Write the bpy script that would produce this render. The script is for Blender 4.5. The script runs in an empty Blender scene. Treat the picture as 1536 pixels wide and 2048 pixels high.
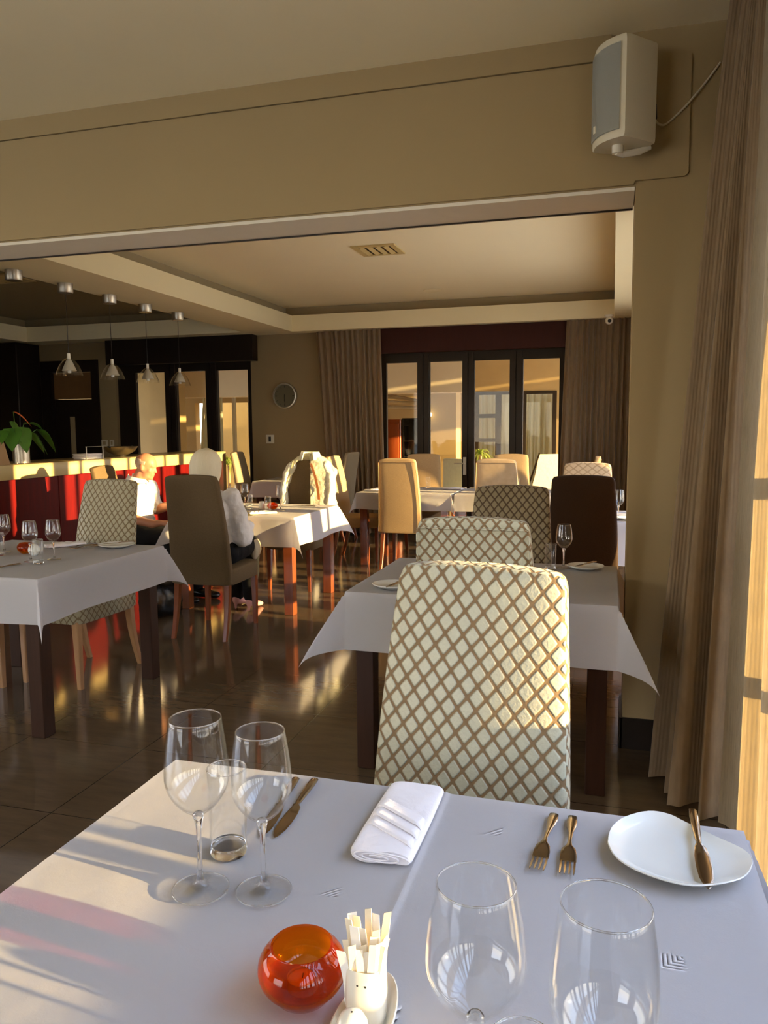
import bpy, bmesh, math, random
from mathutils import Vector, Matrix, noise
PI = math.pi
rnd = random.Random(7)
SC = bpy.context.scene
COL = SC.collection

# ------------------------------------------------------------------ camera
R = ((0.9602, -0.0233, -0.2782), (0.2792, 0.1048, 0.9545), (0.0069, -0.9942, 0.1072))
CAMPOS = Vector((0, 0, 1.42))
def setup_camera():
    # basis of the camera in the room's axes
    def n(v): return Vector(v).normalized()
    F = 1563.0
    Y = n((1225-768, 1024-852, F)); X = -n((-4623-768, 1024-897, F))
    X = (X - Y*X.dot(Y)).normalized(); Z = -(X.cross(Y)); Z.normalize()
    right = Vector((X[0], Y[0], Z[0])); up = Vector((X[1], Y[1], Z[1])); fwd = Vector((X[2], Y[2], Z[2]))
    cam = bpy.data.cameras.new('camera'); co = bpy.data.objects.new('camera', cam); COL.objects.link(co)
    cam.sensor_fit = 'VERTICAL'; cam.sensor_height = 36; cam.lens = F/2048*36
    cam.clip_start = .02; cam.clip_end = 300
    m = Matrix(((right[0], up[0], -fwd[0], CAMPOS[0]), (right[1], up[1], -fwd[1], CAMPOS[1]),
                (right[2], up[2], -fwd[2], CAMPOS[2]), (0, 0, 0, 1)))
    co.matrix_world = m
    SC.camera = co
setup_camera()

# ------------------------------------------------------------------ light
SUN_EL, SUN_AZ = math.radians(6.5), math.radians(6)
sd = Vector((-math.cos(SUN_EL)*math.cos(SUN_AZ), math.cos(SUN_EL)*math.sin(SUN_AZ), -math.sin(SUN_EL)))
sl = bpy.data.lights.new('sun', 'SUN'); sl.energy = 22; sl.color = (1.0, .68, .29); sl.angle = math.radians(.6)
so = bpy.data.objects.new('sun', sl); COL.objects.link(so)
so.rotation_euler = sd.to_track_quat('-Z', 'Y').to_euler(); so.location = (20, -4, 5)

W = bpy.data.worlds.new('world'); SC.world = W; W.use_nodes = True
nt = W.node_tree; nt.nodes.clear()
wo = nt.nodes.new('ShaderNodeOutputWorld'); bg = nt.nodes.new('ShaderNodeBackground')
tc = nt.nodes.new('ShaderNodeTexCoord'); sep = nt.nodes.new('ShaderNodeSeparateXYZ'); cr = nt.nodes.new('ShaderNodeValToRGB')
nt.links.new(tc.outputs['Generated'], sep.inputs[0]); nt.links.new(sep.outputs['Z'], cr.inputs[0])
e = cr.color_ramp.elements
e[0].position = 0.0; e[0].color = (.96, .82, .66, 1); e[1].position = .75; e[1].color = (.38, .50, .80, 1)
m_ = cr.color_ramp.elements.new(.22); m_.color = (.66, .72, .88, 1)
nt.links.new(cr.outputs[0], bg.inputs[0]); bg.inputs[1].default_value = 8.0
nt.links.new(bg.outputs[0], wo.inputs[0])
SC.view_settings.view_transform = 'Standard'; SC.view_settings.look = 'None'
SC.view_settings.gamma = 1; SC.view_settings.use_curve_mapping = False
SC.view_settings.exposure = 0.18
cy = SC.cycles
cy.max_bounces = 14; cy.diffuse_bounces = 6; cy.glossy_bounces = 6; cy.transmission_bounces = 12; cy.transparent_max_bounces = 24
cy.sample_clamp_indirect = 6; cy.caustics_reflective = False; cy.caustics_refractive = False
cy.use_denoising = True

# ------------------------------------------------------------------ materials
def new_mat(name):
    m = bpy.data.materials.new(name); m.use_nodes = True
    b = m.node_tree.nodes['Principled BSDF']
    return m, m.node_tree, b
def N(t, typ, **kw):
    n = t.nodes.new(typ)
    for k, v in kw.items(): setattr(n, k, v)
    return n
def mth(t, op, a, b=None, c=None):
    n = t.nodes.new('ShaderNodeMath'); n.operation = op
    for i, v in enumerate((a, b, c)):
        if v is None: continue
        if isinstance(v, (int, float)): n.inputs[i].default_value = v
        else: t.links.new(v, n.inputs[i])
    return n.outputs[0]
def mix(t, fac, a, b):
    n = t.nodes.new('ShaderNodeMix'); n.data_type = 'RGBA'
    for s, v in ((n.inputs['Factor'], fac), (n.inputs[6], a), (n.inputs[7], b)):
        if isinstance(v, (tuple, list)): s.default_value = (*v[:3], 1)
        elif isinstance(v, (int, float)): s.default_value = v
        else: t.links.new(v, s)
    return n.outputs[2]
def noise_tex(t, scale, detail=4, coord='Object', stretch=None):
    tcn = N(t, 'ShaderNodeTexCoord'); nz = N(t, 'ShaderNodeTexNoise')
    nz.inputs['Scale'].default_value = scale; nz.inputs['Detail'].default_value = detail
    src = tcn.outputs[coord]
    if stretch:
        mp = N(t, 'ShaderNodeMapping'); mp.inputs['Scale'].default_value = stretch
        t.links.new(src, mp.inputs[0]); src = mp.outputs[0]
    t.links.new(src, nz.inputs['Vector'])
    return nz.outputs['Fac']
def bump(t, b, h, strength, dist=.01):
    n = N(t, 'ShaderNodeBump'); n.inputs['Strength'].default_value = strength; n.inputs['Distance'].default_value = dist
    t.links.new(h, n.inputs['Height']); t.links.new(n.outputs[0], b.inputs['Normal'])
def plain(name, col, rough=.6, metal=0, var=.0, scale=8, bmp=0, bscale=60, stretch=None, coat=0, spec=.5):
    m, t, b = new_mat(name)
    b.inputs['Roughness'].default_value = rough; b.inputs['Metallic'].default_value = metal
    b.inputs['Specular IOR Level'].default_value = spec
    if coat: b.inputs['Coat Weight'].default_value = coat; b.inputs['Coat Roughness'].default_value = .08
    nz = noise_tex(t, scale, 4, 'Object', stretch)
    c = mix(t, nz, tuple(x*(1-var) for x in col), tuple(min(1, x*(1+var)) for x in col))
    t.links.new(c, b.inputs['Base Color'])
    if bmp: bump(t, b, noise_tex(t, bscale, 3, 'Object', stretch), bmp, .004)
    return m
def wood(name, c1, c2, rough=.3, coat=.3):
    m, t, b = new_mat(name)
    nz = noise_tex(t, 5, 6, 'Object', (9, 9, .8))
    t.links.new(mix(t, nz, c1, c2), b.inputs['Base Color'])
    b.inputs['Roughness'].default_value = rough
    b.inputs['Coat Weight'].default_value = coat; b.inputs['Coat Roughness'].default_value = .12
    b.inputs['Specular IOR Level'].default_value = .5 if coat > .15 else .18
    return m
def diamond(name, ccell, cline, du=.041, dv=.050, bstr=.9, u_off=0.0):
    m, t, b = new_mat(name)
    uv = N(t, 'ShaderNodeUVMap'); sp = N(t, 'ShaderNodeSeparateXYZ'); t.links.new(uv.outputs[0], sp.inputs[0])
    u = mth(t, 'DIVIDE', mth(t, 'ADD', sp.outputs[0], u_off), du); v = mth(t, 'DIVIDE', sp.outputs[1], dv)
    a = mth(t, 'ABSOLUTE', mth(t, 'SUBTRACT', mth(t, 'FRACT', mth(t, 'ADD', mth(t, 'ADD', u, v), 100)), .5))
    c = mth(t, 'ABSOLUTE', mth(t, 'SUBTRACT', mth(t, 'FRACT', mth(t, 'ADD', mth(t, 'SUBTRACT', u, v), 100)), .5))
    # rounded-corner distance of each lozenge
    d = mth(t, 'POWER', mth(t, 'ADD', mth(t, 'POWER', a, 7.0), mth(t, 'POWER', c, 7.0)), 1/7.0)
    mr = N(t, 'ShaderNodeMapRange'); mr.interpolation_type = 'SMOOTHSTEP'
    mr.inputs['From Min'].default_value = .435; mr.inputs['From Max'].default_value = .375
    t.links.new(d, mr.inputs['Value']); cell = mr.outputs['Result']
    nz = noise_tex(t, 140, 3, 'UV')
    cc = mix(t, nz, tuple(x*.86 for x in ccell), tuple(min(1, x*1.08) for x in ccell))
    t.links.new(mix(t, cell, cline, cc), b.inputs['Base Color'])
    mr2 = N(t, 'ShaderNodeMapRange'); mr2.interpolation_type = 'SMOOTHSTEP'
    mr2.inputs['From Min'].default_value = .45; mr2.inputs['From Max'].default_value = .33
    t.links.new(d, mr2.inputs['Value'])
    h = mth(t, 'ADD', mr2.outputs['Result'], mth(t, 'MULTIPLY', nz, .35))
    bump(t, b, h, bstr, .0035)
    b.inputs['Roughness'].default_value = .5
    b.inputs['Sheen Weight'].default_value = .25; b.inputs['Sheen Roughness'].default_value = .4
    rr = mix(t, cell, (.8, .8, .8), (.42, .42, .42)); t.links.new(rr, b.inputs['Roughness'])
    return m
def weave(name, c1, c2, sc=60, stretch=(1, 6, 1), bstr=.35):
    m, t, b = new_mat(name)
    nz = noise_tex(t, sc, 4, 'UV', stretch)
    n2 = noise_tex(t, 5, 3, 'Object')
    t.links.new(mix(t, mth(t, 'ADD', mth(t, 'MULTIPLY', nz, .75), mth(t, 'MULTIPLY', n2, .25)), c1, c2), b.inputs['Base Color'])
    b.inputs['Roughness'].default_value = .85; b.inputs['Specular IOR Level'].default_value = .2
    bump(t, b, nz, bstr, .003)
    return m
def schlick(t):
    lw = N(t, 'ShaderNodeLayerWeight'); lw.inputs['Blend'].default_value = .5
    return mth(t, 'ADD', mth(t, 'MULTIPLY', mth(t, 'POWER', lw.outputs['Facing'], 5.0), .8), .04)
def glass_thin(name, tint=(.985, .99, .99), refl=1.0):
    m = bpy.data.materials.new(name); m.use_nodes = True; t = m.node_tree; t.nodes.clear()
    o = N(t, 'ShaderNodeOutputMaterial'); mx = N(t, 'ShaderNodeMixShader')
    tr = N(t, 'ShaderNodeBsdfTransparent'); tr.inputs[0].default_value = (*tint, 1)
    gl = N(t, 'ShaderNodeBsdfGlossy'); gl.inputs['Roughness'].default_value = .01; gl.inputs['Color'].default_value = (1, 1, 1, 1)
    f = mth(t, 'MULTIPLY', schlick(t), refl)
    t.links.new(f, mx.inputs[0]); t.links.new(tr.outputs[0], mx.inputs[1]); t.links.new(gl.outputs[0], mx.inputs[2])
    t.links.new(mx.outputs[0], o.inputs[0])
    return m
def glass_solid(name, col=(1, 1, 1), rough=0.0, ior=1.45):
    m, t, b = new_mat(name)
    b.inputs['Base Color'].default_value = (*col, 1); b.inputs['Roughness'].default_value = rough
    b.inputs['Transmission Weight'].default_value = 1; b.inputs['IOR'].default_value = ior
    return m
def tint_glass(name, ca, cb, dens=.75):
    # coloured thin glass, part see-through part glossy
    m = bpy.data.materials.new(name); m.use_nodes = True; t = m.node_tree; t.nodes.clear()
    o = N(t, 'ShaderNodeOutputMaterial'); mx = N(t, 'ShaderNodeMixShader'); m2 = N(t, 'ShaderNodeMixShader')
    tr = N(t, 'ShaderNodeBsdfTransparent'); tl = N(t, 'ShaderNodeBsdfTranslucent'); gl = N(t, 'ShaderNodeBsdfGlossy')
    gl.inputs['Roughness'].default_value = .03
    tcn = N(t, 'ShaderNodeTexCoord'); sp = N(t, 'ShaderNodeSeparateXYZ'); t.links.new(tcn.outputs['Generated'], sp.inputs[0])
    c = mix(t, sp.outputs[2], ca, cb)
    t.links.new(c, tr.inputs[0]); t.links.new(c, tl.inputs[0])
    m2.inputs[0].default_value = 1-dens
    t.links.new(tr.outputs[0], m2.inputs[1]); t.links.new(tl.outputs[0], m2.inputs[2])
    t.links.new(schlick(t), mx.inputs[0]); t.links.new(m2.outputs[0], mx.inputs[1]); t.links.new(gl.outputs[0], mx.inputs[2])
    t.links.new(mx.outputs[0], o.inputs[0])
    return m
def cloth_mat(name, col, wr=.25, scale=7):
    m, t, b = new_mat(name)
    b.inputs['Base Color'].default_value = (*col, 1); b.inputs['Roughness'].default_value = .85
    b.inputs['Sheen Weight'].default_value = .15
    n1 = noise_tex(t, scale, 5); n2 = noise_tex(t, 420, 2)
    h = mth(t, 'ADD', n1, mth(t, 'MULTIPLY', n2, .03))
    bump(t, b, h, wr, .02)
    return m
def floor_mat():
    m, t, b = new_mat('polished brown tile')
    tcn = N(t, 'ShaderNodeTexCoord')
    br = N(t, 'ShaderNodeTexBrick'); br.offset = 0; br.inputs['Scale'].default_value = 1
    br.inputs['Mortar Size'].default_value = .0022; br.inputs['Brick Width'].default_value = .6; br.inputs['Row Height'].default_value = .6
    br.inputs['Mortar Smooth'].default_value = .3; br.inputs['Bias'].default_value = 0
    mp = N(t, 'ShaderNodeMapping'); mp.inputs['Location'].default_value = (.18, .08, 0)
    t.links.new(tcn.outputs['Object'], mp.inputs[0]); t.links.new(mp.outputs[0], br.inputs['Vector'])
    nz = noise_tex(t, 3.2, 8, 'Object', (1.2, 7, 1)); nz2 = noise_tex(t, 30, 3, 'Object', (.5, 3, 1))
    c = mix(t, nz, (.060, .041, .024), (.15, .103, .060))
    c = mix(t, mth(t, 'MULTIPLY', nz2, .35), c, (.19, .14, .09))
    br.inputs['Color1'].default_value = (0, 0, 0, 1); br.inputs['Color2'].default_value = (.25, .25, .25, 1)
    t.links.new(mix(t, br.outputs['Fac'], c, (.02, .014, .009)), b.inputs['Base Color'])
    ro = mth(t, 'ADD', mth(t, 'MULTIPLY', nz2, .06), .07)
    t.links.new(ro, b.inputs['Roughness'])
    b.inputs['Specular IOR Level'].default_value = .62
    bump(t, b, mth(t, 'SUBTRACT', mth(t, 'MULTIPLY', noise_tex(t, 2.2, 2), .25), br.outputs['Fac']), .06, .01)
    return m
def curtain_mat(name, col, ribs=True, trans=.25):
    m, t, b = new_mat(name)
    o = t.nodes['Material Output']
    uv = N(t, 'ShaderNodeUVMap'); sp = N(t, 'ShaderNodeSeparateXYZ'); t.links.new(uv.outputs[0], sp.inputs[0])
    w = mth(t, 'SINE', mth(t, 'MULTIPLY', sp.outputs[0], 2*PI/.012))
    nz = noise_tex(t, 40, 4, 'Object', (1, 1, .4))
    h = mth(t, 'ADD', mth(t, 'MULTIPLY', w, .5 if ribs else .05), nz)
    t.links.new(mix(t, nz, tuple(x*.8 for x in col), tuple(min(1, x*1.15) for x in col)), b.inputs['Base Color'])
    b.inputs['Roughness'].default_value = .75; b.inputs['Sheen Weight'].default_value = .4
    bump(t, b, h, .35, .003)
    if trans:
        tl = N(t, 'ShaderNodeBsdfTranslucent'); tl.inputs[0].default_value = (*col, 1)
        mx = N(t, 'ShaderNodeMixShader'); mx.inputs[0].default_value = trans
        t.links.new(b.outputs[0], mx.inputs[1]); t.links.new(tl.outputs[0], mx.inputs[2]); t.links.new(mx.outputs[0], o.inputs[0])
    return m

M = {}
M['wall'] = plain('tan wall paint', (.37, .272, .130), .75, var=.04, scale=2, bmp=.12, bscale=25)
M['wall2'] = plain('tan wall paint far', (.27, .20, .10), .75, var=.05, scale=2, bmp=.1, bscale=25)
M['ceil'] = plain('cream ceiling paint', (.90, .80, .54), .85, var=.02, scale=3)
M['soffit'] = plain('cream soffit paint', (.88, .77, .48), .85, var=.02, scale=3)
M['darkceil'] = plain('bar ceiling paint and cove shade', (.34, .27, .15), .85, var=.03)
M['lip'] = plain('lintel paint paled for bounce light', (.86, .80, .66), .7, var=.03, scale=20, bmp=.1, bscale=30)
M['floor'] = floor_mat()
M['skirt'] = plain('black skirting', (.02, .015, .012), .3, var=.2)
M['cloth'] = cloth_mat('white table linen', (.84, .83, .85), .22, 6)
M['napkin'] = cloth_mat('white napkin linen', (.88, .86, .90), .25, 22)
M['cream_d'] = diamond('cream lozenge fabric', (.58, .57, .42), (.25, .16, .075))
M['cream_dim'] = diamond('cream lozenge fabric dimmed for shade', (.40, .36, .23), (.20, .145, .07), .041, .050, .5)  # same cream fabric, colours lowered for the shaded left table
M['cream_shade'] = diamond('cream lozenge fabric in painted shade', (.27, .215, .115), (.085, .052, .022), .041, .050, .5)  # the cream fabric again, with deeper shade put into its colours
M['tan_w'] = weave('tan woven fabric', (.33, .215, .105), (.60, .43, .235), 50, (1, 7, 1))
M['tan_v'] = weave('tan velvet fabric', (.38, .27, .15), (.66, .50, .32), 14, (1, 1, 1), .25)
M['tan_d'] = diamond('tan embossed fabric', (.60, .43, .25), (.40, .27, .14), .075, .055, .5)
M['brown_w'] = weave('brown woven fabric', (.10, .068, .034), (.165, .115, .060), 90, (1, 1.5, 1), .5)
M['dark_w'] = weave('dark brown woven fabric', (.030, .017, .010), (.055, .032, .018), 110, (1, 1, 1), .5)
M['grey_w'] = weave('grey brown fabric', (.25, .20, .13), (.33, .27, .18), 50, (1, 4, 1))
M['dkwood'] = wood('dark table wood', (.022, .010, .005), (.055, .022, .011), .5, .05)
M['redwood'] = wood('mahogany wood', (.13, .030, .010), (.26, .07, .022), .25, .5)
M['oak'] = wood('oak wood', (.34, .17, .07), (.50, .28, .12), .35)
M['blackwood'] = wood('black door wood', (.007, .005, .004), (.018, .011, .007), .5, .05)
M['frame'] = wood('dark door frame', (.020, .014, .008), (.034, .023, .013), .5, .02)
M['pelmet'] = wood('dark red pelmet', (.030, .006, .003), (.052, .011, .006), .5, .0)
M['transom'] = plain('brown transom board', (.20, .10, .035), .5, var=.15)
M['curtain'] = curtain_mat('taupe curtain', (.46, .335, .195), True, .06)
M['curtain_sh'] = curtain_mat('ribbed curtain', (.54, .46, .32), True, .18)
M['ext_curtain'] = curtain_mat('white net curtain', (.66, .66, .52), False, .2)
M['glass'] = glass_thin('drinking glass thin')
M['glass_s'] = glass_solid('drinking glass solid')
M['pane'] = glass_thin('window pane', (.96, .97, .96), .25)
M['amber'] = tint_glass('amber glass', (.91, .50, .06), (.92, .36, .07), .90)
M['wax'] = plain('tealight wax', (.85, .80, .72), .5)
M['alu'] = plain('tealight cup metal', (.8, .8, .8), .3, 1)
M['china'] = plain('white china', (.80, .82, .78), .18, var=.01, coat=.4)
M['china2'] = plain('cream china', (.80, .76, .64), .15, var=.01, coat=.4)
M['dots'] = plain('black holes', (.01, .01, .01), .8)
M['steel'] = plain('cutlery steel', (.42, .34, .27), .18, 1, var=.1, scale=30)
M['chrome'] = plain('brushed steel', (.52, .47, .38), .38, 1, var=.06, scale=40, stretch=(30, 30, 1))
M['paper'] = plain('paper sachet', (.88, .78, .58), .7, var=.1, scale=60)
M['paperw'] = plain('white paper slip', (.93, .90, .82), .7, var=.04, scale=60)
M['speaker'] = plain('cream plastic', (.68, .62, .46), .45, var=.02)
M['grille'] = plain('grey metal grille', (.56, .56, .50), .6, var=.05, scale=300, bmp=.3, bscale=700)
M['bar_top'] = plain('cream counter laminate', (.56, .44, .21), .35, var=.04, scale=4, coat=.2)
M['bar_red'] = wood('dark red bar panel', (.055, .0015, .0015), (.16, .003, .002), .5, 0)
M['black'] = plain('black plastic', (.015, .014, .014), .35)
M['leather'] = plain('black leather', (.012, .012, .013), .22, var=.3, scale=20, bmp=.4, bscale=30)
M['skin'] = plain('sunned skin', (.46, .20, .11), .5, var=.12, scale=18, bmp=.1)
M['skinw'] = plain('pale skin', (.66, .38, .26), .5, var=.08, scale=18)
M['shirt'] = cloth_mat('white shirt cotton', (.82, .80, .78), .5, 14)
M['trouser0'] = cloth_mat('black trouser cloth', (.012, .013, .016), .3, 18)
M['trouser'] = plain('black trouser cotton', (.010, .010, .011), .8, var=.2, scale=12, bmp=.2, bscale=30, spec=.15)
M['hair'] = weave('silver blonde hair', (.70, .62, .44), (.92, .85, .64), 30, (12, .5, 1), .5)
M['stubble'] = plain('short grey hair', (.42, .30, .22), .6, var=.15, scale=90, bmp=.2, bscale=200)
M['shoe_p'] = plain('pink shoe leather', (.72, .36, .32), .35)
M['jacket'] = cloth_mat('pale cotton jacket', (.86, .84, .68), .5, 26)
M['strap'] = plain('tan leather strap', (.38, .13, .035), .4)
M['beige'] = cloth_mat('beige bag cloth', (.55, .47, .33), .3, 20)
M['leaf'] = plain('green leaf', (.07, .20, .025), .35, var=.5, scale=10)
M['leaf2'] = plain('yellow green leaf', (.30, .40, .08), .45, var=.4, scale=8)
M['flower'] = plain('orange flower', (.75, .16, .04), .4, var=.3, scale=9)
M['cardboard'] = plain('brown menu board', (.40, .25, .12), .6, var=.15)
M['clockface'] = plain('clock dial', (.13, .12, .08), .7, spec=.1)
M['clockrim'] = plain('clock rim', (.50, .47, .38), .3, .6)
M['offwhite'] = plain('off white plastic', (.60, .56, .45), .5)
M['vent'] = plain('cream vent metal', (.62, .47, .20), .5)
M['ext_wall'] = plain('ochre courtyard wall', (.46, .33, .14), .8, var=.12, scale=3, bmp=.3, bscale=12)
M['ext_beam'] = plain('white beam paint', (.80, .70, .50), .7, var=.05)
M['ext_soff'] = plain('tan soffit paint', (.50, .38, .19), .8, var=.06)
M['branch'] = plain('bleached branch', (.62, .54, .38), .7, var=.2, scale=9)
M['cabinet'] = wood('red brown cabinet wood', (.26, .045, .010), (.42, .09, .018), .3, .5)
M['terrace'] = plain('terrace paving', (.86, .78, .62), .7, var=.12, scale=3, bmp=.2)
M['ground'] = plain('open ground', (.74, .66, .50), .9, var=.3, scale=.5)
M['placemat'] = plain('olive placemat', (.36, .30, .12), .6, var=.15, scale=20)
M['lampglow'] = plain('lamp globe', (.9, .8, .6), .4)
_t = M['lampglow'].node_tree.nodes['Principled BSDF']; _t.inputs['Emission Color'].default_value = (1, .75, .35, 1); _t.inputs['Emission Strength'].default_value = 6

# ------------------------------------------------------------------ mesh helpers
def uvbox(bm):
    uv = bm.loops.layers.uv.verify()
    for f in bm.faces:
        n = f.normal
        ax = max(range(3), key=lambda i: abs(n[i])*(1.25 if i == 1 else 1))
        for l in f.loops:
            c = l.vert.co
            l[uv].uv = (c.x, c.z) if ax == 1 else ((c.y+.0137, c.z) if ax == 0 else (c.x, c.y))
def link_mesh(name, bm, mats, parent=None, smooth=35, uv=True, loc=None, recalc=True):
    if recalc: bmesh.ops.recalc_face_normals(bm, faces=bm.faces)
    bm.normal_update()
    if uv is True: uvbox(bm)
    me = bpy.data.meshes.new(name); bm.to_mesh(me); bm.free()
    if not isinstance(mats, (list, tuple)): mats = [mats]
    for m in mats: me.materials.append(M[m] if isinstance(m, str) else m)
    if smooth:
        for p in me.polygons: p.use_smooth = True
        me.set_sharp_from_angle(angle=math.radians(smooth))
    o = bpy.data.objects.new(name, me); COL.objects.link(o)
    if parent is not None: o.parent = parent
    if loc is not None: o.location = loc
    return o
def tag(o, label, cat, group=None):
    o['label'] = label; o['category'] = cat
    if group: o['group'] = group
    return o
def thing(name, label, cat, loc=(0, 0, 0), rz=0, group=None):
    o = bpy.data.objects.new(name, None); COL.objects.link(o); o.empty_display_size = .1
    o.location = loc; o.rotation_euler = (0, 0, rz)
    return tag(o, label, cat, group)
def struct(name, bm, mat, smooth=0):
    o = link_mesh(name, bm, mat, None, smooth); o['kind'] = 'structure'; return o
def kids(o): return [c for c in COL.objects if c.parent == o]
def dup(root, loc, rz=0, label=None, group=None, scale=None):
    r = root.copy(); COL.objects.link(r); r.location = loc; r.rotation_euler = (0, 0, rz)
    if scale: r.scale = scale
    if label: r['label'] = label
    if group: r['group'] = group
    for ch in kids(root):
        c = ch.copy(); COL.objects.link(c); c.parent = r
        for g in kids(ch):
            d = g.copy(); COL.objects.link(d); d.parent = c
    return r
def box(bm, x0, x1, y0, y1, z0, z1, mi=0):
    vs = [bm.verts.new(p) for p in ((x0, y0, z0), (x1, y0, z0), (x1, y1, z0), (x0, y1, z0), (x0, y0, z1), (x1, y0, z1), (x1, y1, z1), (x0, y1, z1))]
    fs = []
    for q in ((0, 3, 2, 1), (4, 5, 6, 7), (0, 1, 5, 4), (1, 2, 6, 5), (2, 3, 7, 6), (3, 0, 4, 7)):
        f = bm.faces.new([vs[i] for i in q]); f.material_index = mi; fs.append(f)
    return vs, fs
def bx(x0, x1, y0, y1, z0, z1, r=0, seg=3):
    bm = bmesh.new(); box(bm, x0, x1, y0, y1, z0, z1)
    if r: bmesh.ops.bevel(bm, geom=bm.edges[:], offset=r, segments=seg, profile=.5, affect='EDGES')
    return bm
def boxes(lst):
    bm = bmesh.new()
    for b in lst: box(bm, *b)
    return bm
def loft(bm, rings, cap0=True, cap1=True, closed=True, mi=0):
    vr = [[bm.verts.new(p) for p in r] for r in rings]
    n = len(vr[0])
    for a, b in zip(vr, vr[1:]):
        for i in range(n if closed else n-1):
            j = (i+1) % n
            f = bm.faces.new((a[i], a[j], b[j], b[i])); f.material_index = mi
    if cap0: f = bm.faces.new(list(reversed(vr[0]))); f.material_index = mi
    if cap1: f = bm.faces.new(vr[-1]); f.material_index = mi
    return vr
def lathe(bm, prof, seg=32, c=(0, 0, 0), mi=0, mfun=None):
    """prof: list of (r,z); r==0 collapses to a pole"""
    rows = []
    for r, z in prof:
        if r < 1e-6: rows.append([bm.verts.new((c[0], c[1], c[2]+z))])
        else: rows.append([bm.verts.new((c[0]+r*math.cos(2*PI*k/seg), c[1]+r*math.sin(2*PI*k/seg), c[2]+z)) for k in range(seg)])
    for i, (a, b) in enumerate(zip(rows, rows[1:])):
        m = mfun(i) if mfun else mi
        for k in range(seg):
            j = (k+1) % seg
            if len(a) == 1 and len(b) == 1: continue
            if len(a) == 1: f = bm.faces.new((a[0], b[j], b[k]))
            elif len(b) == 1: f = bm.faces.new((a[k], a[j], b[0]))
            else: f = bm.faces.new((a[k], a[j], b[j], b[k]))
            f.material_index = m
def tube(bm, pts, rad, seg=8, cap=True, mi=0):
    pts = [Vector(p) for p in pts]
    if not isinstance(rad, (list, tuple)): rad = [rad]*len(pts)
    rings = []; up = None
    for i, p in enumerate(pts):
        t = (pts[min(i+1, len(pts)-1)]-pts[max(i-1, 0)]).normalized()
        if up is None: up = Vector((0, 0, 1)) if abs(t.z) < .9 else Vector((1, 0, 0))
        s = t.cross(up).normalized(); u = s.cross(t).normalized(); up = u
        rings.append([p+(s*math.cos(2*PI*k/seg)+u*math.sin(2*PI*k/seg))*rad[i] for k in range(seg)])
    loft(bm, rings, cap, cap, mi=mi)
def smoothpath(pts, n=6):
    pts = [Vector(p) for p in pts]; out = []
    P = [pts[0]]+pts+[pts[-1]]
    for i in range(1, len(P)-2):
        a, b, c, d = P[i-1:i+3]
        for k in range(n):
            t = k/n
            out.append(.5*((2*b)+(c-a)*t+(2*a-5*b+4*c-d)*t*t+(3*b-a-3*c+d)*t**3))
    out.append(pts[-1]); return out
def prism(bm, outline, z0, z1, mi=0):
    a = [bm.verts.new((x, y, z0)) for x, y in outline]; b = [bm.verts.new((x, y, z1)) for x, y in outline]
    n = len(a)
    for i in range(n):
        j = (i+1) % n; bm.faces.new((a[i], a[j], b[j], b[i])).material_index = mi
    bm.faces.new(list(reversed(a))).material_index = mi; bm.faces.new(b).material_index = mi
def _unit(seg, rings):
    v = [(0, 0, 1)]
    for r in range(1, rings):
        t = PI*r/rings
        v += [(math.sin(t)*math.cos(2*PI*k/seg), math.sin(t)*math.sin(2*PI*k/seg), math.cos(t)) for k in range(seg)]
    v.append((0, 0, -1)); f = []
    for k in range(seg):
        j = (k+1) % seg; f.append((0, 1+k, 1+j)); b = 1+(rings-2)*seg; f.append((b+j, b+k, len(v)-1))
        for r in range(rings-2): a = 1+r*seg; f.append((a+k, a+seg+k, a+seg+j, a+j))
    return v, f
UNIT = _unit(16, 10)
def blob(chains, voxel=.012, smooth=6, extra=None):
    """One continuous skin over chains of tapering limbs: (points, radii) or ellipsoids."""
    V, Fc = [], []
    def sph(p, r):
        n = len(V); V.extend((p[0]+a*r[0], p[1]+b*r[1], p[2]+c*r[2]) for a, b, c in UNIT[0])
        Fc.extend(tuple(q+n for q in f) for f in UNIT[1])
    for pts, rad in chains:
        pts = [Vector(p) for p in pts]
        rr = [Vector(r) if isinstance(r, (tuple, list)) else Vector((r, r, r)) for r in (rad if isinstance(rad, (list, tuple)) and not isinstance(rad[0], (int, float)) or len(pts) == len(rad) else [rad]*len(pts))]
        for p, r in zip(pts, rr): sph(p, r)
        for i in range(len(pts)-1):
            L = (pts[i+1]-pts[i]).length; n = min(24, max(2, int(L/(.35*min(min(rr[i]), min(rr[i+1]))+.004))))
            for k in range(1, n): sph(pts[i].lerp(pts[i+1], k/n), rr[i].lerp(rr[i+1], k/n))
    me = bpy.data.meshes.new('tmp'); me.from_pydata(V, [], Fc)
    if extra:
        bm = bmesh.new(); bm.from_mesh(me); extra(bm); bm.to_mesh(me); bm.free()
    o = bpy.data.objects.new('tmp', me); COL.objects.link(o)
    md = o.modifiers.new('r', 'REMESH'); md.mode = 'VOXEL'; md.voxel_size = voxel; md.use_smooth_shade = True
    ms = o.modifiers.new('s', 'SMOOTH'); ms.iterations = smooth; ms.factor = .5
    dg = bpy.context.evaluated_depsgraph_get(); dg.update()
    res = bpy.data.meshes.new_from_object(o.evaluated_get(dg))
    bpy.data.objects.remove(o); bpy.data.meshes.remove(me)
    b2 = bmesh.new(); b2.from_mesh(res); bpy.data.meshes.remove(res)
    return b2
def wrinkle(bm, amp, sc, seed=0):
    bm.normal_update()
    for v in bm.verts:
        p = v.co*sc+Vector((seed, seed*2, 0))
        v.co += v.normal*amp*(noise.noise(p)+.5*noise.noise(p*2.3))

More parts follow.
